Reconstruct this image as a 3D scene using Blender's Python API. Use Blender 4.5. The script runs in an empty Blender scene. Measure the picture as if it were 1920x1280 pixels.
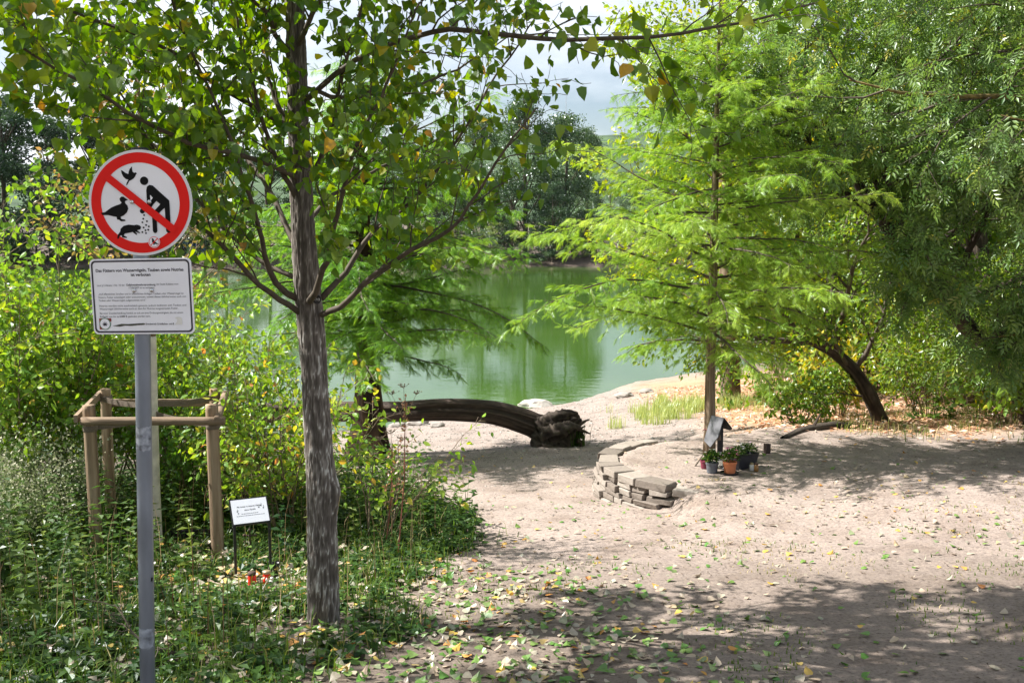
import bpy, bmesh, math, random
import numpy as np
from mathutils import Vector, Matrix

# ------------------------------------------------------------------ camera, sky, sun, exposure
scene = bpy.context.scene
COL = scene.collection
F = 1867.0                       # focal length in pixels of the 1920 px wide picture
EYE = 1.6
PITCH = math.atan(220.0 / F)
cam_d = bpy.data.cameras.new('camera')
cam_d.sensor_width = 36.0
cam_d.lens = F / 1920 * 36.0
cam_d.clip_start = 0.05
cam_d.clip_end = 9000
cam = bpy.data.objects.new('camera', cam_d)
cam.location = (0, 0, EYE)
cam.rotation_euler = (math.pi / 2 - PITCH, 0, 0)
COL.objects.link(cam)
scene.camera = cam

SUN_EL = math.radians(48)
SUN_AZ = math.radians(11)         # the sun stands to the left, a little ahead of the camera
TO_SUN = Vector((-math.cos(SUN_EL) * math.cos(SUN_AZ), math.cos(SUN_EL) * math.sin(SUN_AZ), math.sin(SUN_EL)))
world = bpy.data.worlds.new('World')
scene.world = world
world.use_nodes = True
wn, wl = world.node_tree.nodes, world.node_tree.links
for n in list(wn): wn.remove(n)
w_out = wn.new('ShaderNodeOutputWorld'); w_bg = wn.new('ShaderNodeBackground')
w_sky = wn.new('ShaderNodeTexSky'); w_sky.sky_type = 'NISHITA'; w_sky.sun_disc = False
w_sky.sun_elevation = SUN_EL
w_sky.sun_rotation = math.atan2(TO_SUN.x, TO_SUN.y)
w_sky.air_density = 1.0; w_sky.dust_density = 1.2; w_sky.ozone_density = 1.0
w_tc = wn.new('ShaderNodeTexCoord'); w_map = wn.new('ShaderNodeMapping')
w_map.inputs['Scale'].default_value = (1.0, 1.0, 2.6)
w_noise = wn.new('ShaderNodeTexNoise'); w_noise.inputs['Scale'].default_value = 2.3
w_noise.inputs['Detail'].default_value = 7; w_noise.inputs['Roughness'].default_value = 0.55
w_ramp = wn.new('ShaderNodeValToRGB')
w_ramp.color_ramp.elements[0].position = 0.40; w_ramp.color_ramp.elements[1].position = 0.64
w_mix = wn.new('ShaderNodeMix'); w_mix.data_type = 'RGBA'
w_mix.inputs['B'].default_value = (10.0, 10.3, 10.7, 1)       # sunlit cloud
w_bg.inputs['Strength'].default_value = 0.052
wl.new(w_tc.outputs['Generated'], w_map.inputs['Vector']); wl.new(w_map.outputs['Vector'], w_noise.inputs['Vector'])
wl.new(w_noise.outputs['Fac'], w_ramp.inputs['Fac']); wl.new(w_ramp.outputs['Color'], w_mix.inputs['Factor'])
wl.new(w_sky.outputs['Color'], w_mix.inputs['A']); wl.new(w_mix.outputs['Result'], w_bg.inputs['Color'])
wl.new(w_bg.outputs['Background'], w_out.inputs['Surface'])

sun_d = bpy.data.lights.new('sun', 'SUN'); sun_d.energy = 5.0; sun_d.angle = math.radians(0.53)
sun_d.color = (1.0, 0.955, 0.90)
sun = bpy.data.objects.new('sun', sun_d)
sun.rotation_euler = (-TO_SUN).to_track_quat('-Z', 'Y').to_euler()
sun.location = (-20, 5, 30)
COL.objects.link(sun)

vs = scene.view_settings
vs.view_transform = 'Standard'; vs.look = 'None'; vs.gamma = 1.0; vs.use_curve_mapping = False
vs.exposure = 1.40
scene.render.engine = 'CYCLES'
cy = scene.cycles
cy.max_bounces = 7; cy.diffuse_bounces = 4; cy.glossy_bounces = 3; cy.transmission_bounces = 5
cy.transparent_max_bounces = 6
cy.sample_clamp_indirect = 6.0
cy.use_denoising = True
cy.caustics_reflective = False; cy.caustics_refractive = False

# ------------------------------------------------------------------ numeric helpers
SP, CP = math.sin(PITCH), math.cos(PITCH)
def P(u, v, Y):
    """point at forward distance Y seen at picture position u, v"""
    a = (u - 960) / F; b = (640 - v) / F
    d = np.array([a, b * SP + CP, b * CP - SP])
    t = Y / d[1]
    return np.array([0, 0, EYE]) + d * t
def project(p):
    p = np.asarray(p, float)
    q = p - np.array([0, 0, EYE])
    dep = q[..., 1] * CP - q[..., 2] * SP
    up = q[..., 1] * SP + q[..., 2] * CP
    dd = np.where(dep > 0.05, dep, 0.05)
    return 960 + F * q[..., 0] / dd, 640 - F * up / dd, dep
def norm(v):
    v = np.asarray(v, float)
    return v / np.maximum(np.linalg.norm(v, axis=-1, keepdims=True), 1e-9)
def _hash(ix, iy, iz, seed):
    h = (ix.astype(np.int64) * 374761393 + iy.astype(np.int64) * 668265263 + iz.astype(np.int64) * 2147483647 + seed * 1274126177) & 0xFFFFFFFF
    h = ((h ^ (h >> 13)) * 1274126177) & 0xFFFFFFFF
    h = ((h ^ (h >> 16)) * 2246822519) & 0xFFFFFFFF
    return ((h ^ (h >> 15)) & 0xFFFFFF) / float(0xFFFFFF)
def vnoise(x, y, z=0.0, seed=0):
    x, y, z = np.broadcast_arrays(np.asarray(x, float), np.asarray(y, float), np.asarray(z, float))
    fx, fy, fz = np.floor(x), np.floor(y), np.floor(z)
    ux, uy, uz = x - fx, y - fy, z - fz
    ux, uy, uz = [t * t * (3 - 2 * t) for t in (ux, uy, uz)]
    r = 0
    for a in (0, 1):
        for b in (0, 1):
            for c in (0, 1):
                w = (ux if a else 1 - ux) * (uy if b else 1 - uy) * (uz if c else 1 - uz)
                r = r + w * _hash(fx + a, fy + b, fz + c, seed)
    return r
def fbm(x, y, z=0.0, seed=0, octaves=4):
    r = 0; amp = 0.5; s = 1.0; tot = 0
    for k in range(octaves):
        r = r + amp * vnoise(np.asarray(x) * s, np.asarray(y) * s, np.asarray(z) * s, seed + k * 17)
        tot += amp; amp *= 0.5; s *= 2.03
    return r / tot
def sstep(a, b, x):
    t = np.clip((np.asarray(x, float) - a) / (b - a), 0, 1)
    return t * t * (3 - 2 * t)

# ------------------------------------------------------------------ materials
def nodes_of(name):
    m = bpy.data.materials.new(name); m.use_nodes = True
    nt = m.node_tree
    for n in list(nt.nodes): nt.nodes.remove(n)
    out = nt.nodes.new('ShaderNodeOutputMaterial')
    return m, nt, out
def ramp_node(nt, stops, interp='LINEAR'):
    r = nt.nodes.new('ShaderNodeValToRGB'); cr = r.color_ramp; cr.interpolation = interp
    while len(cr.elements) < len(stops): cr.elements.new(0.5)
    for e, (p, c) in zip(cr.elements, stops):
        e.position = p; e.color = (c[0], c[1], c[2], 1)
    return r
def plain(name, col, rough=0.6, metal=0.0, noise=0.12, scale=18.0, bump=0.0, spec=0.5, stretch=(1, 1, 1), detail=5):
    """principled material with fine procedural variation of colour, gloss and relief"""
    m, nt, out = nodes_of(name); N, L = nt.nodes, nt.links
    b = N.new('ShaderNodeBsdfPrincipled')
    tc = N.new('ShaderNodeTexCoord'); mp = N.new('ShaderNodeMapping'); mp.inputs['Scale'].default_value = stretch
    nz = N.new('ShaderNodeTexNoise'); nz.inputs['Scale'].default_value = scale; nz.inputs['Detail'].default_value = detail
    L.new(tc.outputs['Object'], mp.inputs['Vector']); L.new(mp.outputs['Vector'], nz.inputs['Vector'])
    r = ramp_node(nt, [(0.25, [c * (1 - noise * 1.6) for c in col]), (0.75, [min(1, c * (1 + noise)) for c in col])])
    L.new(nz.outputs['Fac'], r.inputs['Fac']); L.new(r.outputs['Color'], b.inputs['Base Color'])
    b.inputs['Roughness'].default_value = rough; b.inputs['Metallic'].default_value = metal
    b.inputs['Specular IOR Level'].default_value = spec
    if bump:
        bp = N.new('ShaderNodeBump'); bp.inputs['Strength'].default_value = bump; bp.inputs['Distance'].default_value = 0.01
        L.new(nz.outputs['Fac'], bp.inputs['Height']); L.new(bp.outputs['Normal'], b.inputs['Normal'])
    L.new(b.outputs['BSDF'], out.inputs['Surface'])
    return m
def leafmat(name, stops, trans=0.42, gloss=0.07, rough=0.35, back=None):
    """leaf: colour by the per-leaf tint, diffuse + translucent + a thin waxy gloss"""
    m, nt, out = nodes_of(name); N, L = nt.nodes, nt.links
    at = N.new('ShaderNodeAttribute'); at.attribute_name = 'tint'
    r = ramp_node(nt, [(p, [min(.8, c * 1.3) for c in col]) for p, col in stops]); L.new(at.outputs['Fac'], r.inputs['Fac'])
    d = N.new('ShaderNodeBsdfDiffuse'); t = N.new('ShaderNodeBsdfTranslucent'); g = N.new('ShaderNodeBsdfGlossy')
    g.inputs['Roughness'].default_value = rough
    g.inputs['Color'].default_value = (0.9, 0.95, 1.0, 1)
    hs = N.new('ShaderNodeHueSaturation'); hs.inputs['Hue'].default_value = 0.485; hs.inputs['Saturation'].default_value = 1.12
    hs.inputs['Value'].default_value = 1.5
    L.new(r.outputs['Color'], d.inputs['Color']); L.new(r.outputs['Color'], hs.inputs['Color']); L.new(hs.outputs['Color'], t.inputs['Color'])
    if back:
        geo = N.new('ShaderNodeNewGeometry'); mb = N.new('ShaderNodeMix'); mb.data_type = 'RGBA'
        mb.inputs['B'].default_value = (*back, 1)
        mul = N.new('ShaderNodeMath'); mul.operation = 'MULTIPLY'; mul.inputs[1].default_value = 0.6
        L.new(geo.outputs['Backfacing'], mul.inputs[0]); L.new(mul.outputs[0], mb.inputs['Factor'])
        L.new(r.outputs['Color'], mb.inputs['A']); L.new(mb.outputs['Result'], d.inputs['Color'])
    m1 = N.new('ShaderNodeMixShader'); m1.inputs['Fac'].default_value = trans
    L.new(d.outputs[0], m1.inputs[1]); L.new(t.outputs[0], m1.inputs[2])
    m2 = N.new('ShaderNodeMixShader'); m2.inputs['Fac'].default_value = gloss
    L.new(m1.outputs[0], m2.inputs[1]); L.new(g.outputs[0], m2.inputs[2])
    L.new(m2.outputs[0], out.inputs['Surface'])
    return m
def tintmat(name, stops, rough=0.85, bump=0.0, scale=40.0, noise=0.35, spec=0.3, stretch=(1, 1, 1)):
    """solid surface coloured by the tint attribute (bark ridges, stones, fallen leaves) with fine noise"""
    m, nt, out = nodes_of(name); N, L = nt.nodes, nt.links
    at = N.new('ShaderNodeAttribute'); at.attribute_name = 'tint'
    tc = N.new('ShaderNodeTexCoord'); mp = N.new('ShaderNodeMapping'); mp.inputs['Scale'].default_value = stretch
    nz = N.new('ShaderNodeTexNoise'); nz.inputs['Scale'].default_value = scale; nz.inputs['Detail'].default_value = 6
    L.new(tc.outputs['Object'], mp.inputs['Vector']); L.new(mp.outputs['Vector'], nz.inputs['Vector'])
    ma = N.new('ShaderNodeMath'); ma.operation = 'MULTIPLY_ADD'; ma.inputs[1].default_value = noise
    su = N.new('ShaderNodeMath'); su.operation = 'ADD'; su.inputs[1].default_value = -noise * 0.5
    L.new(nz.outputs['Fac'], ma.inputs[0]); L.new(at.outputs['Fac'], ma.inputs[2]); L.new(ma.outputs[0], su.inputs[0])
    r = ramp_node(nt, stops); L.new(su.outputs[0], r.inputs['Fac'])
    b = N.new('ShaderNodeBsdfPrincipled'); L.new(r.outputs['Color'], b.inputs['Base Color'])
    b.inputs['Roughness'].default_value = rough; b.inputs['Specular IOR Level'].default_value = spec
    if bump:
        bp = N.new('ShaderNodeBump'); bp.inputs['Strength'].default_value = bump; bp.inputs['Distance'].default_value = 0.01
        L.new(nz.outputs['Fac'], bp.inputs['Height']); L.new(bp.outputs['Normal'], b.inputs['Normal'])
    L.new(b.outputs['BSDF'], out.inputs['Surface'])
    return m

# ------------------------------------------------------------------ mesh helpers
def mesh_np(name, V, F3=None, F4=None, t3=None, t4=None, tv=None, smooth=False, mat=None):
    """mesh from arrays; t3/t4 tint per face or tv tint per vertex"""
    me = bpy.data.meshes.new(name)
    V = np.asarray(V, np.float32)
    F3 = np.zeros((0, 3), np.int32) if F3 is None or len(F3) == 0 else np.asarray(F3, np.int32)
    F4 = np.zeros((0, 4), np.int32) if F4 is None or len(F4) == 0 else np.asarray(F4, np.int32)
    n3, n4 = len(F3), len(F4)
    me.vertices.add(len(V)); me.vertices.foreach_set('co', V.ravel())
    me.loops.add(n3 * 3 + n4 * 4)
    me.loops.foreach_set('vertex_index', np.concatenate([F3.ravel(), F4.ravel()]))
    me.polygons.add(n3 + n4)
    me.polygons.foreach_set('loop_start', np.concatenate([np.arange(n3) * 3, n3 * 3 + np.arange(n4) * 4]).astype(np.int32))
    me.polygons.foreach_set('use_smooth', np.full(n3 + n4, smooth, bool))
    if tv is not None:
        a = me.attributes.new('tint', 'FLOAT', 'POINT'); a.data.foreach_set('value', np.asarray(tv, np.float32))
    elif t3 is not None or t4 is not None:
        a = me.attributes.new('tint', 'FLOAT', 'FACE')
        a.data.foreach_set('value', np.concatenate([np.zeros(n3) if t3 is None else t3, np.zeros(n4) if t4 is None else t4]).astype(np.float32))
    me.update(calc_edges=True)
    if mat: me.materials.append(mat)
    return me
class MB:
    """collects geometry and links it as ONE mesh object"""
    def __init__(s): s.V = []; s.f3 = []; s.f4 = []; s.t3 = []; s.t4 = []; s.tv = []; s.n = 0; s.pv = False
    def add(s, V, F3=None, F4=None, tint=0.5, tv=None):
        V = np.asarray(V, float)
        if F3 is not None and len(F3):
            s.f3.append(np.asarray(F3) + s.n); s.t3.append(np.broadcast_to(tint, len(F3)))
        if F4 is not None and len(F4):
            s.f4.append(np.asarray(F4) + s.n); s.t4.append(np.broadcast_to(tint, len(F4)))
        if tv is not None: s.pv = True
        s.tv.append(tv if tv is not None else np.full(len(V), 0.5))
        s.V.append(V); s.n += len(V)
        return s
    def box(s, c, h, rot=None, tint=0.5):
        V = np.array([[x, y, z] for x in (-1, 1) for y in (-1, 1) for z in (-1, 1)], float) * np.asarray(h)
        if rot is not None: V = V @ np.asarray(rot).T
        Fq = [[0, 1, 3, 2], [4, 6, 7, 5], [0, 4, 5, 1], [2, 3, 7, 6], [0, 2, 6, 4], [1, 5, 7, 3]]
        return s.add(V + np.asarray(c), None, Fq, tint)
    def tube(s, pts, rad, sides=8, tint=0.5, cap=True):
        pts = np.asarray(pts, float); n = len(pts); rad = np.broadcast_to(np.asarray(rad, float), n)
        T = norm(np.gradient(pts, axis=0))
        ref = np.array([0, 0, 1.0]) if abs(T[0][2]) < 0.9 else np.array([1.0, 0, 0])
        A = norm(np.cross(T, ref)); 
        for i in range(1, n):
            if np.dot(A[i], A[i - 1]) < 0: A[i] = -A[i]
        B = np.cross(T, A)
        th = np.arange(sides) * 2 * math.pi / sides
        V = (pts[:, None, :] + rad[:, None, None] * (np.cos(th)[None, :, None] * A[:, None, :] + np.sin(th)[None, :, None] * B[:, None, :])).reshape(-1, 3)
        i = np.arange(n - 1)[:, None] * sides; j = np.arange(sides)[None, :]; k = (j + 1) % sides
        Fq = np.stack([i + j, i + k, i + sides + k, i + sides + j], -1).reshape(-1, 4)
        F3 = []
        if cap:
            c0 = len(V); V = np.vstack([V, pts[0], pts[-1]])
            for q in range(sides):
                F3.append([c0, (q + 1) % sides, q]); F3.append([c0 + 1, (n - 1) * sides + q, (n - 1) * sides + (q + 1) % sides])
        return s.add(V, F3, Fq, tint)
    def lathe(s, c, prof, sides=24, tint=0.5):
        """profile of (radius, z) turned about the vertical through c"""
        th = np.arange(sides) * 2 * math.pi / sides
        V = np.array([[r * math.cos(a), r * math.sin(a), z] for r, z in prof for a in th]) + np.asarray(c)
        n = len(prof); i = np.arange(n - 1)[:, None] * sides; j = np.arange(sides)[None, :]; k = (j + 1) % sides
        Fq = np.stack([i + j, i + k, i + sides + k, i + sides + j], -1).reshape(-1, 4)
        return s.add(V, None, Fq, tint)
    def build(s, name, mat, parent=None, smooth=False):
        V = np.vstack(s.V)
        me = mesh_np(name, V, np.vstack(s.f3) if s.f3 else None, np.vstack(s.f4) if s.f4 else None,
                     np.concatenate(s.t3) if s.t3 else None, np.concatenate(s.t4) if s.t4 else None,
                     tv=np.concatenate(s.tv) if s.pv else None, smooth=smooth, mat=mat)
        return link(name, me, parent)
def link(name, me, parent=None):
    o = bpy.data.objects.new(name, me); COL.objects.link(o)
    if parent is not None: attach(o, parent)
    return o
def attach(o, parent):
    o.parent = parent
    off = Vector(parent.location) if parent.parent is None else Vector((0, 0, 0))   # meshes under a thing already sit in world coordinates
    o.matrix_parent_inverse = Matrix.Translation(-off)      # parts keep their world coordinates
def empty(name, loc):
    o = bpy.data.objects.new(name, None); COL.objects.link(o); o.location = [float(t) for t in loc]; o.empty_display_size = 0.2
    return o
def tag(o, label=None, cat=None, group=None, kind=None):
    if label: o['label'] = label
    if cat: o['category'] = cat
    if group: o['group'] = group
    if kind: o['kind'] = kind
    return o
def thing(name, loc, label, cat, group=None): return tag(empty(name, loc), label, cat, group)
def orient(T, Nv):
    """frames (across, along, normal) for leaves"""
    T = norm(T); B = norm(np.cross(T, Nv)); N2 = np.cross(B, T)
    return B, T, N2
def place(tV, tF, pos, T, Nv, S, tint, jit=None):
    """copies of a template at many places; returns V, F, tint per face"""
    tV = np.asarray(tV, float); tF = np.asarray(tF); n = len(pos); k = len(tV)
    B, T, N2 = orient(T, Nv); S = np.broadcast_to(np.asarray(S, float), n)
    L = np.broadcast_to(tV[None], (n, k, 3)).copy()
    if jit is not None: L[:, :, 2] += jit[:, None] * (tV[None, :, 1] ** 2 - tV[None, :, 0] ** 2)
    V = pos[:, None, :] + S[:, None, None] * (L[..., 0:1] * B[:, None] + L[..., 1:2] * T[:, None] + L[..., 2:3] * N2[:, None])
    Fa = (tF[None] + (np.arange(n) * k)[:, None, None]).reshape(-1, tF.shape[1])
    return V.reshape(-1, 3), Fa, np.repeat(np.broadcast_to(tint, n), len(tF))
# leaf templates: x across, y along (0 base, 1 tip), z off the surface
HEART_V = [(0, 0, 0), (0.30, -0.02, .05), (0.50, 0.22, .10), (0.36, 0.55, .07), (0.12, 0.84, .02), (0, 1.04, -.04),
           (-0.12, 0.84, .02), (-0.36, 0.55, .07), (-0.50, 0.22, .10), (-0.30, -0.02, .05), (0, 0.5, -.01)]
HEART_F = [(0, 1, 10), (1, 2, 10), (2, 3, 10), (3, 4, 10), (4, 5, 10), (5, 6, 10), (6, 7, 10), (7, 8, 10), (8, 9, 10), (9, 0, 10)]
HEART_LOW_V = [(0, 0, 0), (0.44, 0.12, .08), (0.34, 0.56, .06), (0, 1.04, -.04), (-0.34, 0.56, .06), (-0.44, 0.12, .08), (0, 0.5, -.01)]
HEART_LOW_F = [(0, 1, 6), (1, 2, 6), (2, 3, 6), (3, 4, 6), (4, 5, 6), (5, 0, 6)]
OVAL_V = [(0, 0, 0), (0.24, 0.25, .05), (0.27, 0.55, .06), (0, 1, -.06), (-0.27, 0.55, .06), (-0.24, 0.25, .05), (0, 0.5, -.01)]
OVAL_F = [(0, 1, 6), (1, 2, 6), (2, 3, 6), (3, 4, 6), (4, 5, 6), (5, 0, 6)]
KITE_V = [(0, 0, 0), (0.26, 0.42, .05), (0, 1, -.03), (-0.26, 0.42, .05)]
KITE_F = [(0, 1, 2), (0, 2, 3)]
def compound():
    V = []; Fc = []
    for (x, y, a, l) in [(0, 0.62, 0, .42), (.02, .5, 50, .36), (-.02, .5, -50, .36), (.02, .3, 55, .36), (-.02, .3, -55, .36), (.02, .1, 60, .30), (-.02, .1, -60, .30)]:
        c, s_ = math.cos(math.radians(a)), math.sin(math.radians(a)); b = len(V)
        for (px, py, pz) in [(0, 0, 0), (.17, .4, .03), (0, 1, -.10), (-.17, .4, .03)]:
            V.append((x + l * (px * c + py * s_), y + l * (-px * s_ + py * c), l * pz - .10 * abs(s_) * py * l))
        Fc += [(b, b + 1, b + 2), (b, b + 2, b + 3)]
    return V, Fc
COMP_V, COMP_F = compound()
def frond():
    V = []; Fc = []
    n = 6
    for k in range(n):
        y = 0.06 + 0.86 * k / (n - 1); l = 0.30 * (1 - 0.6 * (k / (n - 1)) ** 2) * (0.6 if k == 0 else 1)
        for s_ in (-1, 1):
            b = len(V)
            V += [(0, y - .05, 0), (0, y + .05, 0), (s_ * l, y + .20, -.06)]
            Fc.append((b, b + 1, b + 2))
    b = len(V); V += [(-.012, 0, 0), (.012, 0, 0), (0, 1.0, -.04)]; Fc.append((b, b + 1, b + 2))
    return V, Fc
FROND_V, FROND_F = frond()
def clump(seed, n=7):
    r = np.random.default_rng(seed); V = []; Fc = []
    for k in range(n):
        c = r.normal(0, .42, 3); d = norm(r.normal(0, 1, 3) + [0, 0, -.2]); nn = norm(r.normal(0, 1, 3) + [0, 0, .6])
        B = norm(np.cross(d, nn)); s_ = r.uniform(.35, .62); b = len(V)
        V += [c, c + s_ * (.5 * d + .42 * B), c + s_ * d, c + s_ * (.5 * d - .42 * B)]
        Fc += [(b, b + 1, b + 2), (b, b + 2, b + 3)]
    return np.array(V), Fc

def branch_path(rng, p, d, L, n=6, wig=0.12, up=0.0):
    pts = [np.asarray(p, float)]; d = norm(d)
    for k in range(n):
        d = norm(d + rng.normal(0, wig, 3) + np.array([0, 0, up / n]))
        pts.append(pts[-1] + d * L / n)
    return np.array(pts)
def side_dir(rng, d, ang):
    a = norm(np.cross(d, rng.normal(0, 1, 3)))
    return norm(d * math.cos(ang) + a * math.sin(ang))
def grow(rng, p, d, L, r, lvl, out, nch=(5, 5, 4), ang=(0.7, 0.8, 0.9), ratio=0.5, wig=0.12, up=0.25, t0=0.2):
    pts = branch_path(rng, p, d, L, 7 if lvl == 0 else 5, wig, up)
    n = len(pts); rad = r * (1 - 0.82 * np.linspace(0, 1, n))
    out.append((pts, rad, lvl))
    if lvl >= len(nch): return
    T = norm(np.gradient(pts, axis=0))
    for k in range(nch[lvl]):
        t = t0 + (1 - t0) * (k + rng.uniform(.1, .9)) / nch[lvl]
        f = t * (n - 1); i = min(int(f), n - 2); q = pts[i] + (pts[i + 1] - pts[i]) * (f - i)
        dd = side_dir(rng, T[i], ang[lvl] * rng.uniform(.7, 1.2))
        grow(rng, q, dd, L * ratio * rng.uniform(.7, 1.15) * (1.15 - .5 * t), r * .5 * (1 - .55 * t), lvl + 1, out, nch, ang, ratio, wig * 1.2, up, t0)
def leaf_spots(rng, brs, minlvl, spacing, off=0.03, tmin=0.15):
    """positions and outward directions of leaves along the outer twigs"""
    Ps = []; Ds = []
    for pts, rad, lvl in brs:
        if lvl < minlvl: continue
        seg = np.linalg.norm(np.diff(pts, axis=0), axis=1); L = seg.sum()
        m = max(1, int(L / spacing)); ts = np.sort(rng.uniform(tmin, 1.0, m)); ts[-1] = 1.0
        cum = np.concatenate([[0], np.cumsum(seg)]) / L
        q = np.stack([np.interp(ts, cum, pts[:, a]) for a in range(3)], 1)
        T = norm(pts[-1] - pts[0])
        Ps.append(q + rng.normal(0, off, q.shape)); Ds.append(np.broadcast_to(T, q.shape))
    return np.vstack(Ps), np.vstack(Ds)
def leaf_objects(parent, pos, T, Nv, S, tint, tV, tF, mats, count, prefix='leaf', margin=20, jit=None):
    """the `count` leaves that show largest become parts of their own; returns the mask of the others"""
    u, v, dep = project(pos)
    ok = (u > -margin) & (u < 1920 + margin) & (v > -margin) & (v < 1280 + margin) & (dep > 0.3)
    score = np.where(ok, S / dep, -1)
    idx = np.argsort(-score)[:count]; idx = idx[score[idx] > 0]
    B, TT, N2 = orient(T, Nv)
    variants = {}
    nb = 12
    for i in idx:
        b = int(min(nb - 1, max(0, tint[i] * nb)))
        jq = 0 if jit is None else int(round(float(jit[i]) / 0.12))
        key = (b, jq)
        if key not in variants:
            vv = np.array(tV, float); vv[:, 2] += jq * 0.12 * (vv[:, 1] ** 2 - vv[:, 0] ** 2)
            variants[key] = mesh_np(prefix, vv, tF, None, np.full(len(tF), (b + .5) / nb), mat=mats)
        o = link(prefix, variants[key], parent)
        M = Matrix(((B[i][0] * S[i], TT[i][0] * S[i], N2[i][0] * S[i], pos[i][0]),
                    (B[i][1] * S[i], TT[i][1] * S[i], N2[i][1] * S[i], pos[i][1]),
                    (B[i][2] * S[i], TT[i][2] * S[i], N2[i][2] * S[i], pos[i][2]), (0, 0, 0, 1)))
        o.matrix_basis = M
    mask = np.ones(len(pos), bool); mask[idx] = False
    return mask

# ------------------------------------------------------------------ the lie of the land
WZ = -2.7                                       # level of the lake
SHX = np.array([-200, -40, -10, -2.5, 1.6, 3.4, 8.1, 20, 60, 300.0])
SHY = np.array([9, 12.5, 17.5, 21, 24, 27, 31, 37, 75, 140.0])
RC = np.array([2.10, 9.90]); RR = 1.12; ZT = -0.80   # stone ring round the young cypress
def shore(x): return np.interp(x, SHX, SHY)
def G(x, y):
    x = np.asarray(x, float); y = np.asarray(y, float)
    ys = shore(x)
    t = y * 21.6 / ys
    z = np.where(t < 24, -0.125 * t, -3.0 - 0.06 * (t - 24))
    z = np.maximum(z, -4.2)
    z = np.where(y < 0, -0.05 * y * 0.4, z)
    # rougher bank rising to the right under the trees
    z = z + 0.55 * sstep(5.5, 12, x) * sstep(8, 13, y) * sstep(30, 20, y)
    z = z + .16 * sstep(1.9, 3.6, x) * sstep(6.2, 9, y) * sstep(17, 12.5, y)
    # far bank
    yf = 99 + 3.5 * np.sin(x * 0.09) + 2.0 * np.sin(x * 0.31 + 1)
    far = np.clip((y - yf) * 0.30, -1.6, 0.9) + np.clip((y - yf - 9) * 0.012, 0, 5)
    z = np.where(y > 60, np.maximum(z, WZ + far), z)
    # terrace inside the stone ring
    dx, dy = x - RC[0], y - RC[1]; d = np.hypot(dx, dy); ang = np.degrees(np.arctan2(dy, dx)) % 360
    w = 1 - sstep(60, 95, ang) * (1 - sstep(230, 290, ang))
    Lb = 0.10 + 3.4 * w
    m = 1 - sstep(0, 1, (d - (RR - 0.10)) / Lb)
    z = z * (1 - m) + np.maximum(z, ZT) * m
    near = (y > 0) & (y < 60)
    bump = 0.05 * (fbm(x * .9, y * .9, 0, 3, 3) - .5) + 0.022 * (fbm(x * 4, y * 4, 0, 9, 3) - .5) + 0.007 * (vnoise(x * 14, y * 14, 0, 21) - .5)
    return z + np.where(near, bump, 0.0)
def veg_edge(y): return np.interp(y, [0, 4.7, 6, 7, 8.2, 9.5, 11, 13, 15, 20, 40], [-.4, -.75, -.72, -.55, -.40, -.75, -1.35, -3.0, -3.4, -4.2, -6])

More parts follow.
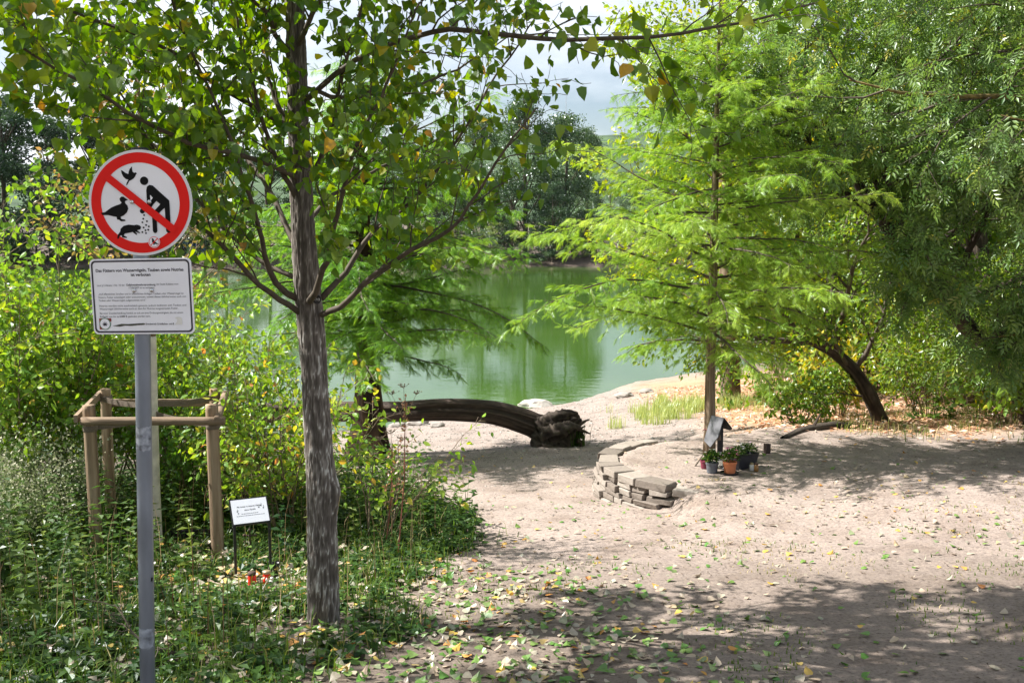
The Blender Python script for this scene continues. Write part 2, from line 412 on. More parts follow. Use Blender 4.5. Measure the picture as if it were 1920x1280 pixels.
def axis(stops):
    out = []
    for (a, b, st) in stops: out += list(np.arange(a, b, st))
    return np.array(out + [stops[-1][1]])
gx = axis([(-3000, -400, 130), (-400, -60, 17), (-60, -14, 2.0), (-14, -4, 0.25), (-4, 8, 0.085), (8, 16, 0.2), (16, 60, 2.0), (60, 400, 17), (400, 3000, 130)])
gy = axis([(-300, -20, 40), (-20, 2, 1.0), (2, 4.2, 0.1), (4.2, 13, 0.08), (13, 24, 0.14), (24, 40, 0.5), (40, 92, 2.0), (92, 118, 0.8), (118, 300, 9), (300, 3600, 150)])
GX, GY = np.meshgrid(gx, gy)
GZ = G(GX, GY)
nx, ny = len(gx), len(gy)
ii = (np.arange(ny - 1)[:, None] * nx + np.arange(nx - 1)[None, :]).ravel()
gF = np.stack([ii, ii + 1, ii + nx + 1, ii + nx], 1)
def ground_material():
    m, nt, out = nodes_of('ground_earth'); N, L = nt.nodes, nt.links
    b = N.new('ShaderNodeBsdfPrincipled'); b.inputs['Roughness'].default_value = 0.92; b.inputs['Specular IOR Level'].default_value = 0.15
    tc = N.new('ShaderNodeTexCoord')
    def noise(s, d=6, r=.55):
        n = N.new('ShaderNodeTexNoise'); n.inputs['Scale'].default_value = s; n.inputs['Detail'].default_value = d; n.inputs['Roughness'].default_value = r
        L.new(tc.outputs['Object'], n.inputs['Vector']); return n
    n1, n2, n3 = noise(1.9, 9, .65), noise(22, 8, .7), noise(130, 4, .7)
    vo = N.new('ShaderNodeTexVoronoi'); vo.inputs['Scale'].default_value = 55; L.new(tc.outputs['Object'], vo.inputs['Vector'])
    earth = ramp_node(nt, [(.28, (.200, .160, .138)), (.5, (.300, .248, .218)), (.72, (.385, .325, .290))])
    L.new(n2.outputs['Fac'], earth.inputs['Fac'])
    gravel = ramp_node(nt, [(.0, (.42, .365, .33)), (.35, (.33, .282, .252)), (.8, (.20, .165, .145))])
    L.new(vo.outputs['Distance'], gravel.inputs['Fac'])
    soil_shade = ramp_node(nt, [(.35, (.085, .066, .050)), (.7, (.18, .148, .118))])
    L.new(n2.outputs['Fac'], soil_shade.inputs['Fac'])
    rust = ramp_node(nt, [(.3, (.30, .17, .10)), (.5, (.44, .27, .16)), (.7, (.52, .38, .26))])
    L.new(n3.outputs['Fac'], rust.inputs['Fac'])
    def mix(a, bb, attr):
        at = N.new('ShaderNodeAttribute'); at.attribute_name = attr
        mx = N.new('ShaderNodeMix'); mx.data_type = 'RGBA'
        ad = N.new('ShaderNodeMath'); ad.operation = 'MULTIPLY_ADD'; ad.inputs[1].default_value = 0.9; 
        sb = N.new('ShaderNodeMath'); sb.operation = 'SUBTRACT'; sb.inputs[1].default_value = 0.45; sb.use_clamp = True
        L.new(n2.outputs['Fac'], ad.inputs[0]); L.new(at.outputs['Fac'], ad.inputs[2]); L.new(ad.outputs[0], sb.inputs[0])
        L.new(sb.outputs[0], mx.inputs['Factor']); L.new(a, mx.inputs['A']); L.new(bb, mx.inputs['B']); return mx.outputs['Result']
    c = mix(earth.outputs['Color'], gravel.outputs['Color'], 'gravel')
    c = mix(c, rust.outputs['Color'], 'rust')
    c = mix(c, soil_shade.outputs['Color'], 'soil_shade')
    mul = N.new('ShaderNodeMix'); mul.data_type = 'RGBA'; mul.blend_type = 'MULTIPLY'; mul.inputs['Factor'].default_value = 1
    sp = ramp_node(nt, [(.36, (.50, .48, .46)), (.46, (.95, .95, .95)), (.55, (1.0, 1.0, 1.0)), (.66, (1.28, 1.26, 1.24))])
    n4 = noise(48, 5, .75); L.new(n4.outputs['Fac'], sp.inputs['Fac']); L.new(c, mul.inputs['A']); L.new(sp.outputs['Color'], mul.inputs['B'])
    m2 = N.new('ShaderNodeMix'); m2.data_type = 'RGBA'; m2.blend_type = 'MULTIPLY'; m2.inputs['Factor'].default_value = 1
    mo = ramp_node(nt, [(.32, (.74, .71, .68)), (.52, (1, 1, 1)), (.70, (1.12, 1.11, 1.10))]); L.new(n1.outputs['Fac'], mo.inputs['Fac'])
    L.new(mul.outputs['Result'], m2.inputs['A']); L.new(mo.outputs['Color'], m2.inputs['B'])
    L.new(m2.outputs['Result'], b.inputs['Base Color'])
    bp = N.new('ShaderNodeBump'); bp.inputs['Strength'].default_value = 0.7; bp.inputs['Distance'].default_value = 0.012
    L.new(n4.outputs['Fac'], bp.inputs['Height'])
    bp2 = N.new('ShaderNodeBump'); bp2.inputs['Strength'].default_value = 0.35; bp2.inputs['Distance'].default_value = 0.02
    L.new(n2.outputs['Fac'], bp2.inputs['Height']); L.new(bp.outputs['Normal'], bp2.inputs['Normal'])
    L.new(bp2.outputs['Normal'], b.inputs['Normal'])
    L.new(b.outputs['BSDF'], out.inputs['Surface'])
    return m
g_me = mesh_np('ground', np.stack([GX.ravel(), GY.ravel(), GZ.ravel()], 1), None, gF, smooth=True, mat=ground_material())
nz1 = fbm(GX * .8, GY * .8, 0, 40, 4)
a_gravel = sstep(10, 14, GY + 3 * (nz1 - .5)) * (1 - sstep(30, 60, GY))
a_soil_shade = sstep(.35, -.35, GX - veg_edge(GY) + 1.6 * (nz1 - .5)) * (GY < 60)
a_soil_shade = np.maximum(a_soil_shade, sstep(70, 97, GY) * (1.0 - .25 * (1 - sstep(99, 103, GY))))
a_soil_shade = np.maximum(a_soil_shade, .8 * sstep(5.6, 7.5, GX - .0 * GY) * sstep(9.5, 11, GY) * (GY < 60) * (0.4 + .6 * nz1))
a_soil_shade = np.maximum(a_soil_shade, 0.75 * sstep(6.6, 5.6, GY + .8 * (nz1 - .5)) * sstep(1.8, .2, GX))
a_soil_shade = np.maximum(a_soil_shade, 0.48 * sstep(7.4, 6.2, GY))  # darker near band: foreground tree shade painted into the ground colour
a_soil_shade = np.maximum(a_soil_shade, .9 * sstep(80, 95, GY))
a_rust = sstep(2.2, 4.2, GX + 2 * (nz1 - .5)) * sstep(11.3, 13, GY) * (1 - sstep(22, 27, GY - .5 * GX))
for nm, arr in (('gravel', a_gravel), ('soil_shade', a_soil_shade), ('rust', a_rust)):
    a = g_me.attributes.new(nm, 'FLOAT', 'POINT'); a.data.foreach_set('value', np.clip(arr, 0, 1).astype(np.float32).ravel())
ground = tag(link('ground', g_me), kind='structure')

# lake
def water_material():
    m, nt, out = nodes_of('green_lake_water'); N, L = nt.nodes, nt.links
    b = N.new('ShaderNodeBsdfPrincipled'); b.inputs['Base Color'].default_value = (.075, .205, .045, 1)
    b.inputs['Roughness'].default_value = 0.02; b.inputs['IOR'].default_value = 1.333
    tc = N.new('ShaderNodeTexCoord'); mp = N.new('ShaderNodeMapping'); mp.inputs['Scale'].default_value = (1, 2.4, 1)
    n1 = N.new('ShaderNodeTexNoise'); n1.inputs['Scale'].default_value = 1.5; n1.inputs['Detail'].default_value = 5
    L.new(tc.outputs['Object'], mp.inputs['Vector']); L.new(mp.outputs['Vector'], n1.inputs['Vector'])
    n2 = N.new('ShaderNodeTexNoise'); n2.inputs['Scale'].default_value = .08; n2.inputs['Detail'].default_value = 3
    L.new(mp.outputs['Vector'], n2.inputs['Vector'])
    r = ramp_node(nt, [(.35, (.036, .084, .010)), (.65, (.053, .108, .015))]); L.new(n2.outputs['Fac'], r.inputs['Fac'])
    L.new(r.outputs['Color'], b.inputs['Base Color'])
    bp = N.new('ShaderNodeBump'); bp.inputs['Strength'].default_value = 0.10; bp.inputs['Distance'].default_value = 0.04
    L.new(n1.outputs['Fac'], bp.inputs['Height']); L.new(bp.outputs['Normal'], b.inputs['Normal'])
    L.new(b.outputs['BSDF'], out.inputs['Surface'])
    return m
wx = np.linspace(-420, 420, 43); wy = np.linspace(8, 150, 30)
WX, WY = np.meshgrid(wx, wy)
wi = (np.arange(29)[:, None] * 43 + np.arange(42)[None, :]).ravel()
lake = tag(link('lake', mesh_np('lake', np.stack([WX.ravel(), WY.ravel(), np.full(WX.size, WZ)], 1), None,
           np.stack([wi, wi + 1, wi + 44, wi + 43], 1), mat=water_material())), kind='structure')

# wooded hills far behind the lake
hx = np.linspace(-2600, 2600, 260); hy = np.linspace(1150, 2600, 60)
HX, HY = np.meshgrid(hx, hy)
ridge = 118 * np.exp(-((HX - 60) / 420) ** 2) + 105 * np.exp(-((HX - 900) / 700) ** 2) + 100 * np.exp(-((HX + 1100) / 800) ** 2)
HZ = 2 + ridge * sstep(1150, 1750, HY) * (1 - .5 * sstep(1900, 2600, HY)) * (.8 + .35 * fbm(HX * .003, HY * .003, 0, 5)) + 9 * fbm(HX * .05, HY * .05, 0, 6, 3) * sstep(1150, 1200, HY)
hi = (np.arange(59)[:, None] * 260 + np.arange(259)[None, :]).ravel()
M_hill = plain('far_forest', (.055, .095, .038), .95, noise=.5, scale=.03, spec=.1)
hills = tag(link('hills', mesh_np('hills', np.stack([HX.ravel(), HY.ravel(), HZ.ravel()], 1), None, np.stack([hi, hi + 1, hi + 261, hi + 260], 1), smooth=True, mat=M_hill)), kind='structure')

# ------------------------------------------------------------------ materials of the things
M_poplar = leafmat('poplar_leaf', [(0, (.042, .105, .014)), (.45, (.092, .170, .014)), (.74, (.160, .215, .016)), (.88, (.32, .29, .020)), (1, (.40, .22, .04))], .50, .03)
M_shrub = leafmat('shrub_leaf', [(0, (.075, .175, .026)), (.5, (.155, .265, .036)), (.78, (.26, .33, .045)), (.93, (.44, .38, .06)), (1, (.44, .21, .07))], .42, .022)
M_young = leafmat('bronze_leaf', [(0, (.10, .15, .03)), (.5, (.22, .20, .05)), (1, (.30, .17, .07))], .4, .05)
M_cyp = leafmat('cypress_needles', [(0, (.115, .225, .030)), (.6, (.215, .335, .050)), (1, (.31, .40, .08))], .42, .02)
M_cyp_dark = leafmat('mature_cypress_needles', [(0, (.070, .180, .025)), (.6, (.135, .265, .036)), (1, (.21, .32, .05))], .44, .02)
M_ash = leafmat('ash_leaf', [(0, (.050, .115, .024)), (.55, (.125, .208, .042)), (.9, (.21, .280, .065)), (1, (.32, .30, .05))], .36, .035, .38, back=(.20, .28, .12))
M_maple = leafmat('maple_leaf', [(0, (.055, .125, .018)), (.5, (.115, .195, .023)), (.85, (.20, .25, .030)), (1, (.38, .32, .03))], .44, .03)
M_yellow = leafmat('yellowing_poplar_leaf', [(0, (.13, .22, .020)), (.55, (.23, .31, .028)), (.85, (.40, .40, .03)), (1, (.50, .35, .03))], .48, .03)
M_far = leafmat('far_poplar_leaf', [(0, (.024, .060, .018)), (.6, (.056, .104, .032)), (1, (.105, .150, .055))], .25, .06)
M_far_dark = leafmat('far_dark_leaf', [(0, (.018, .042, .018)), (.6, (.036, .070, .026)), (1, (.060, .10, .036))], .25, .04)
M_far_light = leafmat('far_light_leaf', [(0, (.09, .15, .03)), (1, (.19, .24, .05))], .3, .04)
M_grass = leafmat('grass_blade', [(0, (.035, .080, .012)), (.5, (.085, .135, .022)), (.8, (.26, .24, .09)), (1, (.42, .35, .19))], .35, .02)
M_weed = leafmat('weed_leaf', [(0, (.018, .050, .012)), (.6, (.048, .094, .016)), (1, (.115, .155, .03))], .38, .02)
M_flower = leafmat('white_wildflower', [(0, (.07, .12, .04)), (.45, (.14, .18, .08)), (.75, (.26, .27, .17)), (1, (.46, .45, .36))], .3, .02)
M_fallen = leafmat('fallen_leaf', [(0, (.055, .14, .022)), (.32, (.11, .17, .04)), (.45, (.17, .20, .11)), (.58, (.26, .245, .19)), (.72, (.31, .24, .175)), (.84, (.42, .31, .06)), (1, (.36, .15, .05))], .15, .04)
M_litter = leafmat('dry_leaf_litter', [(0, (.20, .11, .06)), (.4, (.42, .22, .12)), (.75, (.55, .36, .24)), (1, (.62, .52, .42))], .12, .03)
M_bark_pop = tintmat('poplar_bark', [(0, (.055, .046, .038)), (.35, (.135, .115, .098)), (.60, (.22, .195, .17)), (.72, (.42, .405, .37)), (1, (.56, .55, .51))], .9, .5, 60, .22, stretch=(1, 1, .3))
M_twig = plain('twig_bark', (.085, .066, .045), .85, noise=.3, scale=30)
M_twig_pale = plain('pale_stem', (.20, .15, .09), .8, noise=.3, scale=30)
M_bark_cyp = tintmat('cypress_bark', [(0, (.018, .012, .009)), (.5, (.060, .036, .024)), (1, (.15, .095, .062))], .9, .5, 40, .4, stretch=(1, 1, .15))
M_bark_young = tintmat('young_cypress_bark', [(0, (.075, .050, .030)), (.5, (.17, .12, .075)), (1, (.30, .24, .17))], .9, .4, 30, .5, stretch=(1, 1, .2))
M_bark_dark = tintmat('dark_rough_bark', [(0, (.015, .012, .010)), (.5, (.050, .038, .030)), (1, (.11, .09, .07))], .95, .6, 30, .5, stretch=(1, 1, .25))
M_lichen = plain('lichen_bark', (.20, .145, .045), .9, noise=.55, scale=14, bump=.4)
M_log = tintmat('weathered_log_wood', [(0, (.010, .008, .007)), (.45, (.050, .034, .026)), (.75, (.125, .088, .068)), (1, (.26, .21, .17))], .8, .5, 34, .45, stretch=(.25, 1, 1))
M_stone = tintmat('grey_brown_stone', [(0, (.13, .108, .09)), (.5, (.235, .20, .17)), (1, (.35, .315, .275))], .92, .6, 30, .55)
M_rock = tintmat('shore_rock', [(0, (.18, .16, .14)), (1, (.45, .42, .38))], .92, .5, 12, .6)
M_wood_post = tintmat('weathered_post_wood', [(0, (.10, .07, .045)), (.5, (.27, .19, .12)), (1, (.42, .32, .22))], .85, .5, 22, .85, stretch=(2.2, 2.2, .22))
M_wood_rail = tintmat('weathered_rail_wood', [(0, (.10, .072, .048)), (.5, (.23, .165, .11)), (1, (.36, .28, .20))], .85, .5, 22, .85, stretch=(.22, 2.2, 2.2))
M_strap = plain('woven_strap', (.16, .125, .095), .9, noise=.2, scale=120, bump=.3)
M_whitewash = plain('whitewashed_bark', (.62, .58, .50), .9, noise=.22, scale=12, bump=.4)
M_steel = plain('galvanised_steel', (.24, .275, .33), .42, .6, noise=.22, scale=9, stretch=(1, 1, .35))
M_blackcap = plain('black_plastic', (.014, .014, .016), .45, noise=.2)
M_bolt = plain('steel_bolt', (.60, .61, .63), .22, 1.0, noise=.05)
M_signwhite = plain('sign_white', (.86, .86, .92), .45, noise=.05, scale=6, spec=.4)
M_signback = plain('sign_rim', (.74, .74, .77), .5, noise=.05)
M_red = plain('sign_red', (.78, .012, .008), .5, noise=.04, scale=7, spec=.2)
M_black = plain('sign_black', (.005, .005, .006), .6, noise=.1, spec=.15)
M_ink = plain('faded_print', (.10, .10, .115), .6, noise=.1)
M_green = plain('sticker_green', (.04, .20, .08), .5)
M_darkred = plain('sticker_red', (.30, .03, .035), .5)
M_navy = plain('border_ink', (.020, .016, .030), .5, noise=.05)
M_tape = plain('tape_smear', (.075, .075, .055), .7, noise=.5, scale=60)
M_frame = plain('black_painted_steel', (.016, .016, .018), .38, noise=.2)
M_plaque = plain('plaque_white', (.70, .72, .78), .22, noise=.02)
M_candle = plain('red_candle_plastic', (.72, .030, .014), .28, noise=.05)
M_gold = plain('candle_lid', (.42, .33, .20), .4, .6, noise=.2)
M_iron = plain('rusted_iron', (.075, .040, .026), .8, noise=.4)
M_white_cer = plain('white_ceramic', (.74, .73, .70), .3, noise=.06)
M_terra = plain('terracotta', (.50, .165, .065), .75, noise=.12)
M_greypot = plain('grey_plastic_pot', (.115, .125, .145), .5, noise=.08)
M_maroon = plain('maroon_pot', (.16, .020, .045), .5)
M_anth = plain('anthracite_plastic', (.020, .021, .028), .5, noise=.1)
M_board_lit = plain('sunlit_board', (.14, .14, .15), .22, noise=.12, scale=25)  # dark board painted paler than its neighbours to carry the sun glare
M_blackboard = plain('black_board', (.012, .011, .012), .6, noise=.2)
M_amber = plain('amber_jar', (.25, .12, .03), .25, noise=.2)
M_string = plain('red_string', (.30, .08, .09), .8)
M_petal_pink = plain('pink_petal', (.52, .13, .26), .7, noise=.2)
M_petal_white = plain('white_petal', (.72, .68, .66), .7, noise=.1)
M_blue = plain('blue_tarpaulin', (.05, .17, .55), .55, noise=.2, scale=2)
M_concrete = plain('grey_concrete', (.17, .165, .155), .9, noise=.3, scale=1.5)
M_mast = plain('mast_steel', (.42, .44, .47), .6)
M_mulch = tintmat('mulch', [(0, (.05, .035, .025)), (1, (.20, .15, .11))], .95, .5, 40, .6)
def glass_material():
    m, nt, out = nodes_of('clear_glass')
    b = nt.nodes.new('ShaderNodeBsdfPrincipled'); b.inputs['Transmission Weight'].default_value = .9; b.inputs['Roughness'].default_value = .05
    b.inputs['Base Color'].default_value = (.85, .9, .9, 1); b.inputs['IOR'].default_value = 1.3
    nt.links.new(b.outputs['BSDF'], out.inputs['Surface']); return m
M_glass = glass_material()

# ------------------------------------------------------------------ bark trunks
def resample(pts, rad, n):
    pts = np.asarray(pts, float); rad = np.asarray(rad, float)
    s = np.concatenate([[0], np.cumsum(np.linalg.norm(np.diff(pts, axis=0), axis=1))]); s /= s[-1]
    t = np.linspace(0, 1, n)
    # smooth by catmull-like interpolation
    def cr(col):
        m = np.gradient(col, s); i = np.clip(np.searchsorted(s, t, side='right') - 1, 0, len(s) - 2)
        h = s[i + 1] - s[i]; x = (t - s[i]) / h
        return (2 * x**3 - 3 * x**2 + 1) * col[i] + (x**3 - 2 * x**2 + x) * h * m[i] + (-2 * x**3 + 3 * x**2) * col[i + 1] + (x**3 - x**2) * h * m[i + 1]
    return np.stack([cr(pts[:, a]) for a in range(3)], 1), np.interp(t, s, rad)
def bark_tube(name, mat, parent, pts, rad, rings, sides, fx, fz, depth, seed, sharp=1.0, bumps=(), flute=0.0, nfl=7, tbase=None):
    """trunk whose bark ridges are real relief; the tint follows the ridges"""
    c, r = resample(pts, rad, rings)
    T = norm(np.gradient(c, axis=0)); ref = np.array([0.0, 1.0, 0.0]) if abs(T[0][1]) < .9 else np.array([0, 0, 1.0])
    A = norm(np.cross(ref, T)); B = np.cross(T, A)
    th = np.arange(sides) * 2 * math.pi / sides
    L = np.concatenate([[0], np.cumsum(np.linalg.norm(np.diff(c, axis=0), axis=1))])
    TH, Z = np.meshgrid(th, L)
    wob = .6 * (fbm(np.cos(TH) * 2, np.sin(TH) * 2, Z * fz * .8, seed + 3, 3) - .5)
    n = fbm((np.cos(TH + wob)) * fx, (np.sin(TH + wob)) * fx, Z * fz, seed, 3)
    rid = 1 - np.abs(2 * n - 1) * 2.2
    rid = np.clip(rid, 0, 1) ** sharp
    fine = fbm(np.cos(TH) * fx * 3, np.sin(TH) * fx * 3, Z * fz * 6, seed + 7, 2)
    R = r[:, None] * (1 + depth * (rid - .4) + depth * .5 * (fine - .5))
    if flute: R = R * (1 + flute * np.linspace(1, 0, rings)[:, None] ** 2 * np.cos(nfl * TH + 3 * wob))
    for (zb, tb, hz, ht, amp) in bumps:
        dth = (TH - tb + math.pi) % (2 * math.pi) - math.pi
        R = R + amp * np.exp(-((Z - zb) / hz) ** 2 - (dth / ht) ** 2)
    V = c[:, None, :] + R[..., None] * (np.cos(TH)[..., None] * A[:, None] + np.sin(TH)[..., None] * B[:, None])
    V = V.reshape(-1, 3)
    i = np.arange(rings - 1)[:, None] * sides; j = np.arange(sides)[None, :]; k = (j + 1) % sides
    Fq = np.stack([i + j, i + k, i + sides + k, i + sides + j], -1).reshape(-1, 4)
    c0 = len(V); V = np.vstack([V, c[-1]])
    F3 = [[c0, (rings - 1) * sides + q, (rings - 1) * sides + (q + 1) % sides] for q in range(sides)]
    tint = .27 + .72 * (rid - .25) + .40 * (fine - .5)
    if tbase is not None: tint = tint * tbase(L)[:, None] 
    tint = np.concatenate([np.clip(tint, 0, 1).ravel(), [.4]])
    return link(name, mesh_np(name, V, F3, Fq, tv=tint, smooth=True, mat=mat), parent)

# ------------------------------------------------------------------ foreground poplar
def gz(x, y): return float(G(np.array([x]), np.array([y]))[0])
rng = np.random.default_rng(11)
YP = 5.5
pop_px = [(608, 1215), (607, 1165), (604, 1000), (600, 880), (593, 760), (586, 650), (579, 570), (569, 440), (562, 290), (556, 120), (551, -20)]
pop_w = [84, 62, 55, 52, 49, 48, 50, 43, 38, 36, 33]
pp = [P(u, v, YP) for u, v in pop_px]; pr = [w / 2 / 339 for w in pop_w]
top = pp[-1]
for k, (dz, rr) in enumerate([(.8, .042), (2.0, .034), (3.4, .024), (5.0, .012)]):
    pp.append(top + np.array([-.05 * dz + .04 * math.sin(k * 2), .05 * math.cos(k * 2.3), dz])); pr.append(rr)
bx_, by_ = pp[0][0], pp[0][1]
poplar = thing('poplar_tree', (bx_, by_, gz(bx_, by_)), 'young poplar with furrowed grey trunk standing right of the round warning sign', 'tree')
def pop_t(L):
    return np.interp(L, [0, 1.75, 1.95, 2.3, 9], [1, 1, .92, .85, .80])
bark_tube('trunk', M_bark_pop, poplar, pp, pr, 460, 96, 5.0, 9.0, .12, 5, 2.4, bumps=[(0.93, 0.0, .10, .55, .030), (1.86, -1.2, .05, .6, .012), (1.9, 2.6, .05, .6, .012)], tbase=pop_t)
limb_px = [  # traced limbs: (u, v, depth), start radius
    ([(560, 585, 5.45), (528, 566, 5.35), (482, 532, 5.2), (435, 480, 5.1), (402, 437, 5.0), (366, 400, 4.95), (330, 335, 4.9), (270, 230, 4.8), (190, 120, 4.7)], .023),
    ([(562, 562, 5.48), (520, 535, 5.4), (498, 490, 5.3), (484, 440, 5.25), (448, 340, 5.1), (400, 215, 5.0), (330, 60, 4.9), (280, -60, 4.8)], .025),
    ([(558, 522, 5.5), (505, 497, 5.6), (440, 450, 5.7), (385, 390, 5.8), (300, 290, 5.9), (190, 190, 6.0), (60, 70, 6.1)], .020),
    ([(604, 590, 5.45), (655, 560, 5.3), (705, 520, 5.2), (780, 472, 5.1), (850, 430, 5.0), (900, 365, 4.95), (950, 280, 4.9), (1000, 210, 4.85)], .022),
    ([(602, 560, 5.5), (640, 515, 5.6), (665, 470, 5.65), (700, 420, 5.7), (770, 360, 5.8), (850, 250, 5.9), (920, 140, 5.9), (1000, 10, 5.9)], .024),
    ([(580, 565, 5.40), (600, 500, 5.25), (612, 430, 5.15), (630, 350, 5.05), (660, 260, 4.95), (720, 130, 4.85), (770, 0, 4.8)], .024),
    ([(566, 400, 5.5), (525, 320, 5.4), (490, 240, 5.3), (455, 120, 5.2), (420, -20, 5.1)], .022),
    ([(560, 470, 5.5), (500, 350, 5.8), (420, 250, 6.1), (330, 160, 6.3), (230, 60, 6.5), (150, -40, 6.6)], .022),
    ([(570, 360, 5.5), (610, 260, 5.5), (640, 150, 5.4), (680, 20, 5.4), (700, -80, 5.4)], .021),
    ([(565, 300, 5.5), (520, 180, 5.6), (500, 60, 5.7), (480, -80, 5.7)], .022),
    ([(575, 420, 5.5), (640, 350, 5.9), (720, 300, 6.2), (810, 260, 6.4), (900, 220, 6.5)], .018),
    ([(562, 200, 5.5), (680, 100, 5.3), (800, 60, 5.0), (930, 75, 4.7), (1060, 80, 4.5), (1170, 76, 4.35), (1280, 62, 4.25), (1400, 40, 4.15), (1510, 8, 4.1)], .020),
    ([(566, 340, 5.5), (470, 300, 5.1), (360, 260, 4.7), (240, 190, 4.4), (120, 120, 4.2), (20, 60, 4.1)], .019),
    ([(556, 120, 5.5), (480, 20, 5.2), (380, -60, 4.9)], .02), ([(556, 90, 5.5), (640, -20, 5.1), (760, -120, 4.9)], .02),
    ([(566, 250, 5.5), (430, 180, 5.3), (300, 90, 5.2), (150, 20, 5.0), (0, -30, 4.9)], .02),
    ([(560, 170, 5.5), (700, 180, 5.9), (820, 150, 6.2), (960, 60, 6.5)], .018),
]
limbs = []
for pts, r in limb_px:
    q, rad = resample([P(*t) for t in pts], np.linspace(r * .8, .004, len(pts)), 22)
    q = q + np.concatenate([[np.zeros(3)], np.cumsum(rng.normal(0, .006, (21, 3)), 0)]); limbs.append((q, rad))
for k in range(36):                                   # the crown goes on above the picture
    h = .7 + 4.5 * k / 35; i0 = top + np.array([-.05 * h, 0, h - .6]); a = k * 2.4 + rng.uniform(-.3, .3)
    d = norm([math.cos(a), math.sin(a) * .8, .65]); L = 2.9 * (1 - .5 * k / 35)
    q = branch_path(rng, i0, d, L, 12, .06, .35); limbs.append((q, np.linspace(.020, .004, 13)))
allp = []; alld = []
for k, (q, rad) in enumerate(limbs):
    mb = MB(); mb.tube(q, rad, 8)
    twigs = []
    Ttan = norm(np.gradient(q, axis=0)); n = len(q); L = np.linalg.norm(np.diff(q, axis=0), axis=1).sum()
    nb = int(5 + L * (4.2 if k < len(limb_px) else 6.5))
    for m in range(nb):
        t = .20 + .80 * (m + rng.uniform(0, 1)) / nb; i = min(int(t * (n - 1)), n - 2)
        dd = side_dir(rng, Ttan[i], rng.uniform(.5, 1.0)); dd = norm(dd + [0, 0, .15])
        grow(rng, q[i], dd, rng.uniform(.35, .75) * (1.2 - .6 * t), .0065 * (1.1 - .5 * t), 1, twigs, (0, 4, 0), (0, .75, .8), .55, .13, .1, .25)
    twigs.append((q[int(n * .55):], rad[int(n * .55):], 2))
    for pts, rd, lv in twigs[:-1]: mb.tube(pts if k < len(limb_px) else pts[[0, 2, 5]], np.maximum(rd if k < len(limb_px) else rd[[0, 2, 5]], .0016), 3, cap=False)
    mb.build('limb', M_twig, poplar, smooth=True)
    a, b = leaf_spots(rng, twigs, 1, .030, .035, .12); allp.append(a); alld.append(b)
pos = np.vstack(allp); dirs = np.vstack(alld)
keep = rng.random(len(pos)) < np.where(pos[:, 2] > 3.35, .92, np.where(project(pos)[0] < 650, .93, .76))
uu, vv_, dd_ = project(pos)
keep &= ~((vv_ > 505) & (rng.random(len(pos)) < .75))          # few leaves below the first forks
keep &= ~((uu > 790) & (uu < 1160) & (vv_ > 30) & (rng.random(len(pos)) < .45))
keep &= ~((uu > 1000) & (uu < 1600) & (dd_ < 5.0) & (pos[:, 2] < 3.35) & (rng.random(len(pos)) < .40))
pos, dirs = pos[keep], dirs[keep]; n = len(pos)
T = norm(dirs * .35 + rng.normal(0, .42, (n, 3)) + np.array([0, 0, -.75]))
Nv = norm(rng.normal(0, 1, (n, 3)) + np.array([-.35, -.2, .55]))
S = rng.uniform(.042, .073, n) * np.where(pos[:, 2] > 3.35, 1.35, 1.0); tint = np.clip(rng.beta(2.0, 2.4, n) * .84, 0, 1)
old = rng.random(n) < .035; tint[old] = rng.uniform(.8, 1, old.sum())
jit = rng.uniform(-.35, .35, n)
mask = leaf_objects(poplar, pos, T, Nv, S, tint, HEART_V, HEART_F, M_poplar, 300, jit=jit)
hi_ = mask & (pos[:, 2] > 3.35); lo_ = mask & ~hi_
V, Fl, tt = place(HEART_LOW_V, HEART_LOW_F, pos[lo_], T[lo_], Nv[lo_], S[lo_], tint[lo_], jit[lo_])
V2, Fl2, tt2 = place(np.array(KITE_V) * [1.6, 1, 1], KITE_F, pos[hi_], T[hi_], Nv[hi_], S[hi_], tint[hi_])
tag(link('crown', mesh_np('crown', np.vstack([V, V2]), np.vstack([Fl, Fl2 + len(V)]), None, np.concatenate([tt, tt2]), mat=M_poplar), poplar), kind='stuff')
# numbered tag nailed to the poplar
tp = P(594, 561, YP - .090)
mb = MB(); th = np.linspace(0, 2 * math.pi, 20, endpoint=False)
ov = np.stack([.024 * np.cos(th), np.zeros(20), .026 * np.sin(th)], 1) + tp
ob = ov + [0, .012, 0]
mb.add(np.vstack([ov, ob, tp[None]]), [[40, (k + 1) % 20, k] for k in range(20)], [[k, (k + 1) % 20, 20 + (k + 1) % 20, 20 + k] for k in range(20)])
tagp = mb.build('number_tag', M_blackcap, poplar)

def text_mesh(s, mat, width=None, height=None, bold=0.0, italic=0.0, align='LEFT'):
    cu = bpy.data.curves.new('lettering', 'FONT'); cu.body = s; cu.size = 1.0; cu.offset = bold; cu.shear = italic; cu.resolution_u = 3
    o = bpy.data.objects.new('lettering', cu); COL.objects.link(o)
    bpy.context.view_layer.update()
    dg = bpy.context.evaluated_depsgraph_get()
    me = bpy.data.meshes.new_from_object(o.evaluated_get(dg))
    bpy.data.objects.remove(o); bpy.data.curves.remove(cu)
    n = len(me.vertices); co = np.zeros(n * 3, np.float32); me.vertices.foreach_get('co', co); co = co.reshape(-1, 3)
    x0, x1 = co[:, 0].min(), co[:, 0].max()
    sy = height / 0.73 if height else width / (x1 - x0)
    sx = width / (x1 - x0) if width else sy
    co2 = np.stack([(co[:, 0] - (x0 if align == 'LEFT' else (x0 + x1) / 2)) * sx, np.zeros(n), co[:, 1] * sy], 1)
    me.vertices.foreach_set('co', co2.astype(np.float32).ravel()); me.materials.clear(); me.materials.append(mat); me.update()
    return me
